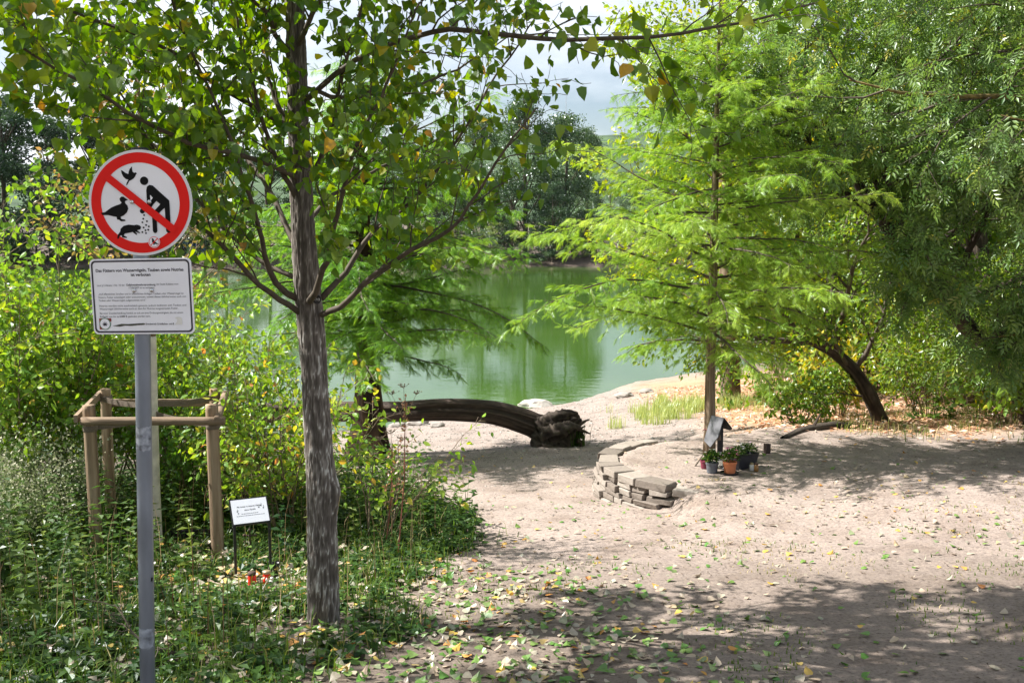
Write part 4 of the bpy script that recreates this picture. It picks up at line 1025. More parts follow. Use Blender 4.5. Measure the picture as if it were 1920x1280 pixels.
mb.tube([cc + [0, 0, -.08], cc + [0, 0, -.03], cc + [0, 0, .0], cc + [0, 0, .03], cc + [0, 0, .05]], [.022, .018, .010, .014, .003], 10); mb.build('figure', M_strap, shr, smooth=True)
# string round the trunk
ct = P(1333, 803, 10.3)
mb = MB(); th = np.linspace(0, 2 * math.pi, 25); mb.tube(np.stack([ct[0] + .070 * np.cos(th), 10.3 + .070 * np.sin(th), ct[2] + .004 * np.cos(th)], 1), .0035, 6, cap=False)
mb.tube([ct + [-.068, -.02, 0], ct + [-.085, -.05, -.006], ct + [-.10, -.06, -.012]], .004, 6)
tag(mb.build('string', M_string), 'thin red string tied round the young cypress trunk', 'string')

def plant_ball(parent, c, rx, rz_, nl, mat, seed, leaf=.03, zsh=1.0, name='foliage'):
    r = np.random.default_rng(seed); d = norm(r.normal(0, 1, (nl, 3))); d[:, 2] = np.abs(d[:, 2]) * .9 - .1
    p = np.asarray(c) + d * np.array([rx, rx, rz_]) * (r.random(nl)[:, None] ** .4)
    V, Fl, tt = place(OVAL_V, OVAL_F, p, d + r.normal(0, .5, (nl, 3)), r.normal(0, .6, (nl, 3)) + [0, 0, 1], r.uniform(.7, 1.3, nl) * leaf, r.random(nl))
    o = tag(link(name, mesh_np(name, V, Fl, None, tt, mat=mat), parent), kind='stuff'); return p, d
def flowers(parent, c, rx, rz_, n, mat, seed, s=.016):
    r = np.random.default_rng(seed)
    for k in range(n):
        d = norm(r.normal(0, 1, 3)); d[2] = abs(d[2]); p = np.asarray(c) + d * np.array([rx, rx, rz_]) * 1.03
        mb = MB()
        for q_ in range(5):
            a = q_ * 1.257; e = np.array([math.cos(a), math.sin(a), .25]); f = np.array([-math.sin(a), math.cos(a), 0])
            mb.add([p, p + s * (.6 * e + .4 * f), p + s * e * 1.1, p + s * (.6 * e - .4 * f)], [[0, 1, 2], [0, 2, 3]])
        mb.build('flower', mat, parent)
def pot(nm, g, label, mat, r0, r1, h, rim=True):
    t = thing(nm, g, label, 'flower pot')
    prof = [(0, .003), (r0, .003), (r1 * .97, h * .8), (r1 * .97, h * .82), (r1 * 1.06, h * .82), (r1 * 1.06, h), (r1 * .93, h), (r1 * .9, h * .85), (0, h * .85)]
    mb = MB(); mb.lathe(g, prof, 24); mb.build('pot_body', mat, t); return t
g = on_terrace(1368, 888); g[1] -= 0; sc_ = 1867 / g[1]
sau = MB(); sau.lathe(g, [(0, .004), (.080, .004), (.090, .018), (.086, .018), (.078, .008), (0, .008)], 28)
tag(sau.build('saucer', M_anth, smooth=False), 'round black saucer under the terracotta pot', 'saucer')
tg = g + [0, 0, .009]
tpot = pot('flower_pot', tg, 'terracotta pot of pink flowering plant on a black saucer', M_terra, .052, .064, .115)
plant_ball(tpot, tg + [0, 0, .15], .085, .09, 420, M_weed, 3, .028); flowers(tpot, tg + [0, 0, .15], .085, .095, 14, M_petal_pink, 4)
g2 = on_terrace(1335, 886)
gpot = pot('flower_pot', g2, 'grey plastic pot with white flowering plant left of the shrine post', M_greypot, .050, .060, .105)
plant_ball(gpot, g2 + [0, 0, .14], .075, .085, 260, M_weed, 5, .034); flowers(gpot, g2 + [-.01, 0, .15], .07, .085, 7, M_petal_white, 6, .015)
g3 = on_terrace(1322, 878); mpot = pot('flower_pot', g3, 'small maroon pot half hidden behind the grey pot', M_maroon, .04, .048, .08)
g4 = on_terrace(1397, 880); g4[1] += .06
tr = thing('planter_box', g4, 'long anthracite planter box of pale flowers beside the terracotta pot', 'planter')
yaw = math.radians(38); ex = np.array([math.cos(yaw), math.sin(yaw), 0]); ey = np.array([-math.sin(yaw), math.cos(yaw), 0])
mb = MB(); V = []
for (zz, lx_, wy_) in [(.004, .125, .045), (.13, .150, .065), (.145, .158, .072), (.145, .145, .060), (.12, .142, .058)]:
    for sx2, sy2 in [(-1, -1), (1, -1), (1, 1), (-1, 1)]: V.append(g4 + ex * sx2 * lx_ + ey * sy2 * wy_ + [0, 0, zz])
Fq = [[i * 4 + j, i * 4 + (j + 1) % 4, (i + 1) * 4 + (j + 1) % 4, (i + 1) * 4 + j] for i in range(4) for j in range(4)] + [[16, 17, 18, 19], [3, 2, 1, 0]]
mb.add(V, None, Fq); mb.build('box', M_anth, tr)
for k in (-1, 0, 1):
    cpos = g4 + ex * .09 * k + [0, 0, .17]; plant_ball(tr, cpos, .075, .08, 180, M_weed, 10 + k, .026)
    flowers(tr, cpos, .075, .085, 7, M_petal_white if k < 1 else plain('mauve_petal', (.45, .30, .42), .7), 20 + k, .017)
g5 = on_terrace(1352, 880); g5[1] += .05
mb = MB(); mb.lathe(g5, [(0, .003), (.034, .003), (.036, .02), (.036, .10), (.028, .13), (.018, .14), (.018, .16), (.015, .16), (.015, .135), (.032, .10), (.032, .01), (0, .01)], 20)
tag(mb.build('glass_vase', M_glass, smooth=True), 'clear glass vase between the grey pot and terracotta pot', 'vase')
g6 = on_terrace(1409, 882)
t_ = thing('candle_jar', g6, 'white votive candle jar right of the planter box', 'candle'); mb = MB(); mb.lathe(g6, [(0, .002), (.020, .002), (.022, .01), (.022, .055), (.018, .06), (0, .06)], 16); mb.build('cup', M_white_cer, t_, smooth=True)
mb = MB(); mb.lathe(g6, [(.018, .061), (.019, .075), (.012, .080), (0, .08)], 16); mb.build('lid', M_gold, t_, smooth=True)
g7 = on_terrace(1418, 884)
t_ = thing('candle_jar', g7, 'amber glass candle jar at the far right of the pots', 'candle'); mb = MB(); mb.lathe(g7, [(0, .002), (.019, .002), (.021, .01), (.021, .05), (.017, .055), (.017, .07), (0, .07)], 16); mb.build('cup', M_amber, t_, smooth=True)
mb = MB(); mb.lathe(g7, [(.018, .071), (.020, .076), (.019, .085), (0, .087)], 16); mb.build('lid', M_iron, t_, smooth=True)
a, b = on_terrace(1303, 874), on_terrace(1319, 868); b = b + [0, 0, .10]
mb = MB(); mb.tube([a, (a + b) / 2 + [.005, 0, .004], b], [.008, .007, .005], 6); tag(mb.build('stick', M_twig), 'short stick leaning on the grey flower pot', 'stick')
g8 = on_terrace(1438, 850)
mb = MB(); mb.box(g8 + [0, 0, .03], (.027, .027, .075), np.array(Matrix.Rotation(.3, 3, 'Z'))); tag(mb.build('wooden_stub', plain('dark_stub_wood', (.055, .035, .028), .9, noise=.3)), 'short dark wooden stub post right of the planter box', 'stub')

# ------------------------------------------------------------------ bald cypresses: every bough is a part with its own foliage
def cypress(root, base, trunk_pts, trunk_rad, trunk_mat, leaf_mat, nb, h0, h1, Lfun, rng, droop, frond_s, flute=0.0, sec_gap=.055, fr_gap=.045, rise=.25, dens=1.0):
    c, r = resample(trunk_pts, trunk_rad, 60)
    bark_tube('trunk', trunk_mat, root, trunk_pts, trunk_rad, 140, 40, 2.2, .9, .10, int(rng.integers(999)), 1.0, flute=flute)
    for k in range(nb):
        f = (k + rng.uniform(.1, .9)) / nb; z = h0 + (h1 - h0) * f
        i = int(np.argmin(np.abs(c[:, 2] - (base[2] + z)))); p0 = c[i]
        az = k * 2.39996 + rng.uniform(-.35, .35); L = Lfun(f, az) * rng.uniform(.62, 1.18)
        d = norm([math.cos(az), math.sin(az), rise * (0.4 + 1.2 * f) + rng.normal(0, .14)]); tb_ = rng.normal(.48, .17)
        n = 14; pts = [p0]
        for s_ in range(n):
            d = norm(d + rng.normal(0, .045, 3) + np.array([0, 0, -droop * (1.5 * s_ / n) / n * (1.2 - f)]))
            pts.append(pts[-1] + d * L / n)
        pts = np.array(pts); rad = np.linspace(max(.006, min(.020, r[i] * .36)), .0025, n + 1)
        mb = MB(); mb.tube(pts, rad, 6)
        T = norm(np.gradient(pts, axis=0)); side = norm(np.cross(T, [0, 0, 1.0]))
        Fp = []; Fd = []; Fn = []
        m = max(4, int(L / sec_gap))
        for q_ in range(m):
            t = .06 + .94 * (q_ + rng.uniform(0, 1)) / m; fi = t * n; i1 = min(int(fi), n - 1)
            p1 = pts[i1] + (pts[i1 + 1] - pts[i1]) * (fi - i1); sg = 1 if q_ % 2 else -1
            l2 = min(.55, .16 + .42 * L * (1 - t) * .5) * rng.uniform(.6, 1.25)
            d2 = norm(T[i1] * rng.uniform(.4, 1.0) + sg * side[i1] * rng.uniform(.25, 1.0) + np.array([0, 0, rng.uniform(-.55, .38)]))
            n2 = 4; pp2 = [p1]
            for s_ in range(n2):
                d2 = norm(d2 + rng.normal(0, .06, 3) + np.array([0, 0, -droop * .12])); pp2.append(pp2[-1] + d2 * l2 / n2)
            pp2 = np.array(pp2); mb.tube(pp2[::2], np.linspace(.0030, .0012, 3), 3, cap=False)
            m2 = max(2, int(dens * l2 / fr_gap * 2)); ts = rng.uniform(.05, 1, m2) * n2; ii2 = np.minimum(ts.astype(int), n2 - 1)
            pf_ = pp2[ii2] + (pp2[ii2 + 1] - pp2[ii2]) * (ts - ii2)[:, None]
            s2 = norm(np.cross(d2, [0, 0, 1.0])); sgn = rng.choice([-1, 1], m2)[:, None]
            Fp.append(pf_); Fd.append(norm(d2 * .7 + sgn * s2 * rng.uniform(.2, .9, (m2, 1)) + rng.normal(0, .32, (m2, 3)) + np.array([0, 0, -.28])))
        Fp = np.vstack(Fp); Fd = np.vstack(Fd); n3 = len(Fp)
        o = mb.build('bough', M_twig, root)
        V, Fl, tt = place(FROND_V, FROND_F, Fp, Fd, rng.normal(0, .45, (n3, 3)) + [0, 0, 1], frond_s * rng.uniform(.65, 1.25, n3), np.clip(rng.normal(tb_, .20, n3), 0, 1))
        tag(link('foliage', mesh_np('foliage', V, Fl, None, tt, mat=leaf_mat), o), kind='stuff')
rng = np.random.default_rng(77)
YC = 10.3
cb = P(1330, 856, YC); cb[2] = gz(cb[0], cb[1])
cyp = thing('bald_cypress', cb, 'slender bright green bald cypress rising from the stone ring', 'tree')
ctp = [cb - [0, 0, .12]] + [P(u, v, YC) for u, v in [(1331, 800), (1332, 700), (1335, 600), (1338, 480), (1341, 350), (1344, 220), (1347, 100), (1350, -20)]]
def Lc(f, az):
    l = np.interp(f, [0, .12, .3, .55, .8, 1.0], [1.15, 1.75, 1.85, 1.35, .80, .2]); return l * (1.0 + .12 * (math.cos(az) < 0) + .25 * math.sin(az * 3.1 + f * 9))
cypress(cyp, cb, ctp, [.072, .058, .050, .047, .042, .034, .026, .016, .006], M_bark_young, M_cyp, 80, 1.12, 4.55, Lc, rng, .55, .090, sec_gap=.054, fr_gap=.035, rise=.22)
YC2 = 13.8
cb2 = P(690, 868, YC2); cb2[2] = gz(cb2[0], cb2[1])
cyp2 = thing('bald_cypress', cb2, 'mature bald cypress with dark flared trunk standing over the fallen log', 'tree')
ct2 = [cb2 - [0, 0, .10]] + [P(u, v, YC2) for u, v in [(690, 840), (691, 790), (690, 720), (686, 620), (683, 500), (680, 380), (678, 250), (676, 120)]]
def Lc2(f, az):
    l = np.interp(f, [0, .15, .4, .7, 1.0], [1.8, 2.5, 2.2, 1.4, .3]); return l * (1.0 + .08 * math.cos(az) + .2 * math.sin(az * 2.7 + f * 8))
cypress(cyp2, cb2, ct2, [.36, .29, .20, .165, .140, .115, .085, .055, .02], M_bark_cyp, M_cyp_dark, 108, 1.62, 5.5, Lc2, rng, .60, .115, flute=.16, sec_gap=.064, fr_gap=.044, rise=.16)

# ------------------------------------------------------------------ fallen log with its root plate
YL = 14.75
lg = GP(1050, 862); log = thing('fallen_log', (lg[0], YL, gz(lg[0], YL)), 'dark weathered fallen trunk arching to a torn root plate on the beach', 'log')
lpx = [(450, 776), (560, 772), (660, 771), (740, 771), (860, 768), (930, 774), (985, 790), (1025, 806), (1048, 815)]
lpr = [.15, .155, .155, .155, .172, .178, .19, .20, .10]
lp_, lr_ = resample([P(u, v, YL + .15 * math.sin(i)) for i, (u, v) in enumerate(lpx)], lpr, 150)
T_ = norm(np.gradient(lp_, axis=0)); A_ = norm(np.cross([0, 1.0, 0], T_)); B_ = np.cross(T_, A_)
th = np.arange(72) * 2 * math.pi / 72; TH, LL = np.meshgrid(th, np.arange(150) / 150 * 4.6)
wob = .5 * (fbm(LL * .7, TH * 0, 0, 61, 2) - .5)
gro = -.30 * np.exp(-(((TH - 2.2 - wob * .8) / .17) ** 2)) - .22 * np.exp(-(((TH - 1.45 - wob) / .12) ** 2)) - .26 * np.exp(-(((TH - 3.0 - wob * .6) / .13) ** 2)) - .2 * np.exp(-(((TH - 4.4 + wob) / .2) ** 2))
nn3 = fbm(np.cos(TH) * 4, np.sin(TH) * 4, LL * 1.1, 66, 4); nf = fbm(np.cos(TH) * 14, np.sin(TH) * 14, LL * 2.5, 67, 3)
end = sstep(3.9, 4.6, LL)
RRl = lr_[:, None] * (1 + gro + .16 * (nn3 - .5) + .10 * (nf - .5) + end * .7 * (fbm(np.cos(TH) * 3, np.sin(TH) * 3, LL * 5, 69, 3) - .5))
V = (lp_[:, None] + RRl[..., None] * (np.cos(TH)[..., None] * A_[:, None] + np.sin(TH)[..., None] * B_[:, None])).reshape(-1, 3)
i = np.arange(149)[:, None] * 72; j = np.arange(72)[None]; k = (j + 1) % 72
Fq = np.stack([i + j, i + k, i + 72 + k, i + 72 + j], -1).reshape(-1, 4)
tin = np.clip(.55 + 1.3 * gro + .9 * (nf - .5) + .5 * (nn3 - .5) - .3 * end, 0, 1).ravel()
V = np.vstack([V, lp_[-1]]); tin = np.append(tin, .2)
link('trunk', mesh_np('trunk', V, [[len(V) - 1, 149 * 72 + q_, 149 * 72 + (q_ + 1) % 72] for q_ in range(72)], Fq, tv=tin, smooth=True, mat=M_log), log)
roots = [([(1010, 800, -.1), (1040, 786, -.25), (1062, 776, -.3), (1084, 774, -.3)], [.08, .07, .05, .03]), ([(1020, 815, -.2), (1050, 806, -.36), (1070, 800, -.4), (1088, 800, -.42)], [.09, .07, .05, .025]),
         ([(1000, 826, -.15), (1022, 838, -.3), (1040, 842, -.34), (1062, 834, -.36)], [.05, .06, .05, .03]), ([(1040, 826, -.2), (1050, 842, -.3), (1064, 850, -.32), (1070, 866, -.3)], [.07, .055, .04, .02]),
         ([(1030, 812, 0), (1055, 800, -.15), (1075, 793, -.2), (1091, 786, -.2)], [.14, .10, .06, .035]),
         ([(1035, 800, .1), (1060, 790, .1), (1078, 782, .05), (1088, 790, 0)], [.11, .08, .05, .03]),
         ([(1030, 820, -.1), (1055, 815, -.25), (1072, 812, -.3), (1080, 806, -.3)], [.13, .09, .05, .02]),
         ([(1035, 825, 0), (1042, 838, -.1), (1048, 850, -.12), (1055, 868, -.15)], [.15, .10, .085, .10]),
         ([(1015, 822, -.15), (1014, 832, -.2), (1012, 842, -.22), (1016, 856, -.24)], [.05, .035, .022, .012]),
         ([(1025, 824, -.2), (1034, 836, -.3), (1030, 846, -.32), (1036, 856, -.3)], [.06, .035, .03, .015]),
         ([(1050, 812, .1), (1064, 822, .1), (1070, 832, .12), (1078, 836, .1)], [.10, .06, .04, .02]),
         ([(1040, 815, -.2), (1060, 826, -.3), (1066, 840, -.3), (1060, 850, -.3)], [.09, .06, .04, .02]),
         ([(1000, 815, -.16), (1018, 826, -.24), (1030, 832, -.27), (1046, 826, -.3)], [.05, .06, .05, .03]),
         ([(1030, 795, .2), (1050, 782, .3), (1066, 779, .32), (1080, 784, .3)], [.09, .06, .05, .02])]
for s_, (pts, rads) in enumerate(roots):
    cpt = [P(u, v, YL + dy) for u, v, dy in pts]
    bark_tube('root', M_bark_dark, log, cpt, [1.4 * r for r in rads[:-1]] + [.4 * rads[-1]], 44, 18, 2.5, 7.0, .6, 300 + s_, 1.0)
rng = np.random.default_rng(9)
for q_ in range(15):                                   # torn root ends
    st_ = P(1048 + rng.uniform(0, 34), 796 + rng.uniform(-8, 30), YL - rng.uniform(-.2, .35)); d = norm([rng.uniform(.1, .9), rng.uniform(-.8, .2), rng.uniform(-.5, .5)])
    q2 = branch_path(rng, st_, d, rng.uniform(.14, .34), 5, .35, 0); mb = MB(); mb.tube(q2, np.linspace(.042, .010, 6), 7); mb.build('rootlet', M_log, log)

# ------------------------------------------------------------------ generic broadleaf tree
def leafy(root, brs, rng, mat, tV, tF, size, spacing, minlvl=1, tintf=None, down=.4, n_obj=0, twig=None, name='crown', keepf=None, off=.04, minr=.0018, objname='leaf', upn=.6):
    mb = MB()
    for p_, r_, l_ in brs: mb.tube(p_ if l_ < 2 else p_[[0, 2, 5]], np.maximum(r_ if l_ < 2 else r_[[0, 2, 5]], minr), 7 if l_ == 0 else (4 if l_ == 1 else 3), cap=False)
    mb.build('branches', twig or M_twig, root, smooth=True)
    a, b = leaf_spots(rng, brs, minlvl, spacing, off)
    if keepf is not None: kk = keepf(a); a, b = a[kk], b[kk]
    n = len(a)
    T = norm(b * .5 + rng.normal(0, .5, (n, 3)) + [0, 0, -down]); Nv = rng.normal(0, .8, (n, 3)) + [-.25, -.1, upn]
    S = size * rng.uniform(.65, 1.25, n); tn = np.clip(rng.normal(.45, .22, n) if tintf is None else tintf(a, rng), 0, 1)
    m = np.ones(n, bool)
    if n_obj: m = leaf_objects(root, a, T, Nv, S, tn, tV, tF, mat, n_obj, objname)
    V, Fl, tt = place(tV, tF, a[m], T[m], Nv[m], S[m], tn[m])
    return tag(link(name, mesh_np(name, V, Fl, None, tt, mat=mat), root), kind='stuff'), n
def zfix(p): p = np.array(p, float); p[2] = gz(p[0], p[1]); return p
# leaning dark maple right of the ring
rng = np.random.default_rng(31)
YM = 14.0
mb0 = zfix(P(1662, 815, YM))
mapl = thing('leaning_maple', mb0, 'dark-trunked tree leaning left over the leaf litter beside the path', 'tree')
mt = [mb0 - [0, 0, .15]] + [P(u, v, YM + dy) for u, v, dy in [(1652, 790, 0), (1632, 745, -.1), (1600, 695, -.2), (1562, 660, -.35), (1520, 640, -.5)]]
bark_tube('trunk', M_bark_dark, mapl, mt, [.145, .105, .098, .092, .076, .05], 120, 30, 2.2, 2.0, .14, 12, 1.2)
brs = []
for st_, d, L, r in [(mt[-1], (-1, -.3, -.05), 1.7, .05), (mt[-1], (-.7, -.2, .6), 2.4, .05), (mt[-2], (-.3, .2, 1), 2.6, .055), (mt[-2], (.3, -.4, 1), 2.4, .05), (mt[-3], (.6, -.3, .7), 2.0, .04), (mt[-3], (-.6, -.5, .4), 1.6, .035), (mt[-4], (-.9, -.2, .2), 1.0, .022), (mt[-2], (-.5, -.6, .7), 2.2, .04), (mt[-1], (-1, .4, .35), 2.0, .04)]:
    grow(rng, st_, norm(d), L, r, 0, brs, (8, 6, 4), (.7, .8, .8), .46, .14, .05)
leafy(mapl, brs, rng, M_maple, KITE_V, KITE_F, .085, .042, 1, n_obj=0)
# ash trees on the right with lichen-covered limbs
def big_tree(nm, label, trunk, trad, limbs, seed, mat, tV, tF, size, spacing, nch=(9, 6, 4), ratio=.45, n_obj=0, down=.5, bark=M_bark_dark, limbmat=None, up=.1, keepf=None, objname='leaf', tintf=None):
    r = np.random.default_rng(seed); b = np.array(trunk[0], float)
    t = thing(nm, (b[0], b[1], gz(b[0], b[1])), label, 'tree')
    bark_tube('trunk', bark, t, trunk, trad, 130, 30, 2.4, 1.6, .13, seed, 1.2)
    br = []
    for st_, d, L, rd in limbs:
        main = []; grow(r, st_, norm(d), L, rd, 0, main, nch, (.65, .75, .85), ratio, .10, up, .15)
        p_, r_, l_ = main[0]; mbx = MB(); mbx.tube(p_, r_, 9); mbx.build('limb', limbmat or bark if limbmat is None else limbmat, t, smooth=True); br += main[1:]
    leafy(t, br, r, mat, tV, tF, size, spacing, 1, down=down, n_obj=n_obj, keepf=keepf, objname=objname, tintf=tintf)
    return t
def pt(u, v, Y): return P(u, v, Y)
b1 = zfix(P(1960, 800, 12.5))
tr1 = [b1 - [0, 0, .2], pt(1915, 745, 12.4), pt(1850, 660, 12.2), pt(1780, 570, 12.0), pt(1715, 490, 11.8), pt(1660, 420, 11.7), pt(1600, 330, 11.6), pt(1550, 240, 11.6)]
big_tree('ash_tree', 'big ash with dark trunk leaning left out of the right edge', tr1, [.16, .12, .108, .098, .09, .075, .05, .025],
    [(tr1[3], (.2, -.5, 1), 2.6, .05), (tr1[4], (-.5, -.5, .9), 2.4, .05), (tr1[4], (.8, -.3, .8), 2.6, .05), (tr1[5], (-.8, -.2, .5), 2.2, .045), (tr1[5], (.2, -.6, .9), 2.4, .045),
     (tr1[2], (-.3, -.9, .5), 1.8, .035), (tr1[1], (.2, -.9, .8), 2.0, .035), (tr1[3], (-.4, -.9, .35), 1.9, .035), (tr1[4], (-.2, -1, .2), 1.7, .035), (tr1[5], (0, -1, .3), 1.8, .035), (tr1[6], (-.7, -.3, .8), 2.0, .04), (tr1[6], (.5, -.2, 1), 2.2, .04), (tr1[7], (-.3, 0, 1), 1.8, .03), (tr1[7], (-1, -.2, .4), 2.0, .03), (tr1[3], (.9, -.5, .4), 2.2, .045), (tr1[2], (.6, -.6, .9), 2.4, .045), (tr1[7], (.7, .1, .7), 2.0, .03)],
    41, M_ash, COMP_V, COMP_F, .20, .088, (10, 6, 4), .46, 150, .55, objname='leaf')
b2 = zfix((7.4, 10.4, 0))
tr2 = [b2 - [0, 0, .2], b2 + [-.1, 0, 1.0], b2 + [-.2, -.1, 2.2], b2 + [-.4, -.1, 3.4], b2 + [-.6, -.2, 4.8], b2 + [-.7, -.2, 6.2]]
big_tree('ash_tree', 'ash beyond the right edge reaching lichen-yellow limbs across the picture', tr2, [.22, .18, .16, .14, .10, .05],
    [(tr2[3], (-1, -.12, .10), 3.9, .050), (tr2[3] + [0, 0, .7], (-1, .1, .10), 4.0, .050), (tr2[4], (-1, -.2, .12), 3.8, .05), (tr2[2], (-1, -.2, .22), 2.6, .045), (tr2[2] + [0, 0, .5], (-.9, -.5, .25), 2.8, .045), (tr2[4], (-.8, .5, .5), 3.0, .04),
     (tr2[4], (-.6, -.6, .5), 2.8, .04), (tr2[5], (-.6, 0, .8), 2.4, .04), (tr2[5], (-.9, -.3, .4), 2.8, .04), (tr2[5], (-1, .3, .2), 3.0, .035), (tr2[1] + [0, 0, .6], (-.8, -.3, .35), 2.0, .03), (tr2[1], (-.9, .3, .3), 2.2, .03), (tr2[1] + [0, 0, .3], (-.7, -.7, .3), 1.8, .03), (tr2[2], (-.8, .5, .1), 2.2, .03)],
    43, M_ash, COMP_V, COMP_F, .19, .088, (10, 6, 4), .46, 150, .6, limbmat=M_lichen, up=.02, objname='leaf')
# yellow-green poplar behind the young cypress
b3 = zfix((4.35, 19.5, 0))
tr3 = [b3 - [0, 0, .2], b3 + [-.1, 0, 2], b3 + [-.2, .1, 4], b3 + [-.3, 0, 6.2], b3 + [-.3, 0, 8.5], b3 + [-.3, 0, 10]]
lim3 = []
rr_ = np.random.default_rng(4)
for q_ in range(34):
    z = 1.3 + 8.2 * q_ / 34; az = q_ * 2.4; L = np.interp(z, [1, 3, 6, 9.5], [2.0, 2.9, 2.5, 1.2]); lim3.append((b3 + [-.03 * z, 0, z], (math.cos(az), math.sin(az), .55), L, .045 * (1 - .07 * z)))
big_tree('yellowing_poplar', 'tall yellow-green tree behind the top of the young cypress', tr3, [.20, .17, .14, .10, .06, .02], lim3, 47, M_yellow, KITE_V, KITE_F, .125, .052, (9, 6), .46, 0, .5, up=.15, bark=M_bark_young)
# darker trees and trunks of the thicket at the back right
def copy_thing(root, loc, rz, sc, label):
    c = root.copy(); COL.objects.link(c); c.location = [float(t) for t in loc]; c.rotation_euler = (0, 0, rz); c.scale = (sc, sc, sc); c['label'] = label
    for ch in list(root.children):
        d = ch.copy(); COL.objects.link(d); d.parent = c; d.matrix_parent_inverse = ch.matrix_parent_inverse.copy()
        for g2_ in list(ch.children):
            e = g2_.copy(); COL.objects.link(e); e.parent = d; e.matrix_parent_inverse = g2_.matrix_parent_inverse.copy()
    return c
TH = []
for q_, (x, y, h, lean, lab, mt_) in enumerate([
    (8.3, 17.0, 8.5, -1.2, 'slanting dark tree in the thicket behind the leaning maple', M_maple), (11.0, 20.0, 10, -1.5, 'tall dark green tree deep in the thicket on the right', M_ash),
    (7.4, 24.0, 9.5, .6, 'upright green tree at the water side of the thicket', M_maple)]):
    b = zfix((x, y, 0)); tk = [b - [0, 0, .2]] + [b + [lean * f + .12 * math.sin(5 * f + q_), .3 * math.sin(3 * f), h * f] for f in (.12, .3, .5, .75, 1)]
    r_ = np.random.default_rng(60 + q_); lm = []
    for e in range(30):
        f = .10 + .88 * e / 30; az = e * 2.4 + q_; lm.append((b + [lean * f, .3 * math.sin(3 * f), h * f], (math.cos(az), math.sin(az), .40), np.interp(f, [.1, .4, 1], [2.4, 3.0, 1.2]), .045 * (1.1 - f)))
    t = big_tree('thicket_tree', lab, tk, [.17, .15, .12, .10, .06, .02], lm, 70 + q_, mt_, KITE_V, KITE_F, .19, .085, (9, 5), .46, 0, .4, up=.1)
    t['group'] = 'trees of the right-hand thicket'; TH.append(t)
for src, x, y, rz, sc, lab in [(0, 12.5, 15.5, 2.0, 1.0, 'tree with heavy crown at the right edge of the thicket'), (2, 10.4, 28.0, 1.0, 1.15, 'tall tree closing the thicket toward the lake'), (1, 14.5, 24.0, 2.6, 1.0, 'dark tree at the back right of the thicket'), (0, 14.0, 31.0, 4.0, 1.2, 'farthest tree of the thicket on the near shore'), (2, 9.3, 13.6, 3.6, .85, 'shorter tree beside the slanting ash trunk'), (0, 6.3, 21.5, 1.4, .8, 'small-leaved tree behind the leaning maple crown'), (2, 8.9, 20.5, 5.2, .85, 'bushy tree filling the gap between maple and ash'), (1, 18.5, 34.0, 5.0, 1.2, 'tall tree far right along the near shore')]:
    copy_thing(TH[src], zfix((x, y, 0)), rz, sc, lab)

# ------------------------------------------------------------------ shrubs
def shrub(nm, label, x, y, h, spread, nst, seed, mat, leaf, spacing, n_obj=0, lean=(0, 0), cat='shrub', group=None, tmean=.40, tsd=.19, nch=(9, 5), tV=OVAL_V, tF=OVAL_F, twig=None, bare=.25, keepf=None):
    r = np.random.default_rng(seed); b = zfix((x, y, 0)); t = thing(nm, b, label, cat, group); brs = []
    for e in range(nst):
        az = e * 2.4 + r.uniform(-.5, .5); rad = spread * r.uniform(.2, 1); hh = h * r.uniform(.65, 1.08)
        st_ = b + [.12 * spread * math.cos(az), .12 * spread * math.sin(az), -.05]; tip = np.array([rad * math.cos(az) + lean[0], rad * math.sin(az) + lean[1], hh]); L = np.linalg.norm(tip)
        grow(r, st_, norm(tip + [0, 0, .35 * hh]), L * 1.02, .011 * (.5 + h * .25), 0, brs, nch, (.75, .8, .8), .36, .07, -.25, bare)
    def tf(a, rr2): 
        v = rr2.normal(tmean, tsd, len(a)); return v
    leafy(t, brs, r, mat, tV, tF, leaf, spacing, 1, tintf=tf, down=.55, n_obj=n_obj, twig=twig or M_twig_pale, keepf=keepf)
    return t
def ux(u, Y): return (u - 960) / F * Y * 1.012
shrub('dogwood_shrub', 'tall bright green shrub rising left of the round sign', ux(70, 9.2), 9.2, 2.95, .50, 7, 1, M_shrub, .078, .055, 120, tmean=.40, tsd=.16)
shrub('dogwood_shrub', 'yellow-green leafy shrub at the left picture edge below the tall one', ux(20, 8.9), 8.9, 2.4, 1.0, 20, 2, M_shrub, .072, .045, 60, tmean=.5)
shrub('dogwood_shrub', 'bushy sunlit shrub directly behind the tree guard', ux(290, 10.2), 10.2, 2.15, 1.0, 21, 3, M_shrub, .068, .045, 60, tmean=.48)
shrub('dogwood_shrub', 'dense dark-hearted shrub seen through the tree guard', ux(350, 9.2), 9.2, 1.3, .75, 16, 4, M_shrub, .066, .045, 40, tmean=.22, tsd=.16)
shrub('dogwood_shrub', 'sunlit shrub between the tall bright shrub and the tree guard', ux(170, 9.8), 9.8, 2.35, .95, 19, 5, M_shrub, .070, .045, 60, tmean=.5)
shrub('dogwood_shrub', 'leafy shrub between the tree guard and the poplar trunk', ux(480, 9.4), 9.4, 1.7, .85, 17, 6, M_shrub, .068, .047, 60, tmean=.5)
shrub('dogwood_shrub', 'low shrub with orange leaves close left of the poplar trunk', ux(530, 8.2), 8.2, 1.35, .65, 13, 7, M_shrub, .066, .055, 60, tmean=.55, tsd=.24)
shrub('dogwood_shrub', 'loose arching shrub with orange-tipped leaves right of the poplar trunk', ux(705, 7.9), 7.9, 1.15, .62, 6, 8, M_shrub, .066, .150, 170, lean=(.10, 0), tmean=.48, tsd=.24, nch=(6, 4), bare=.3)
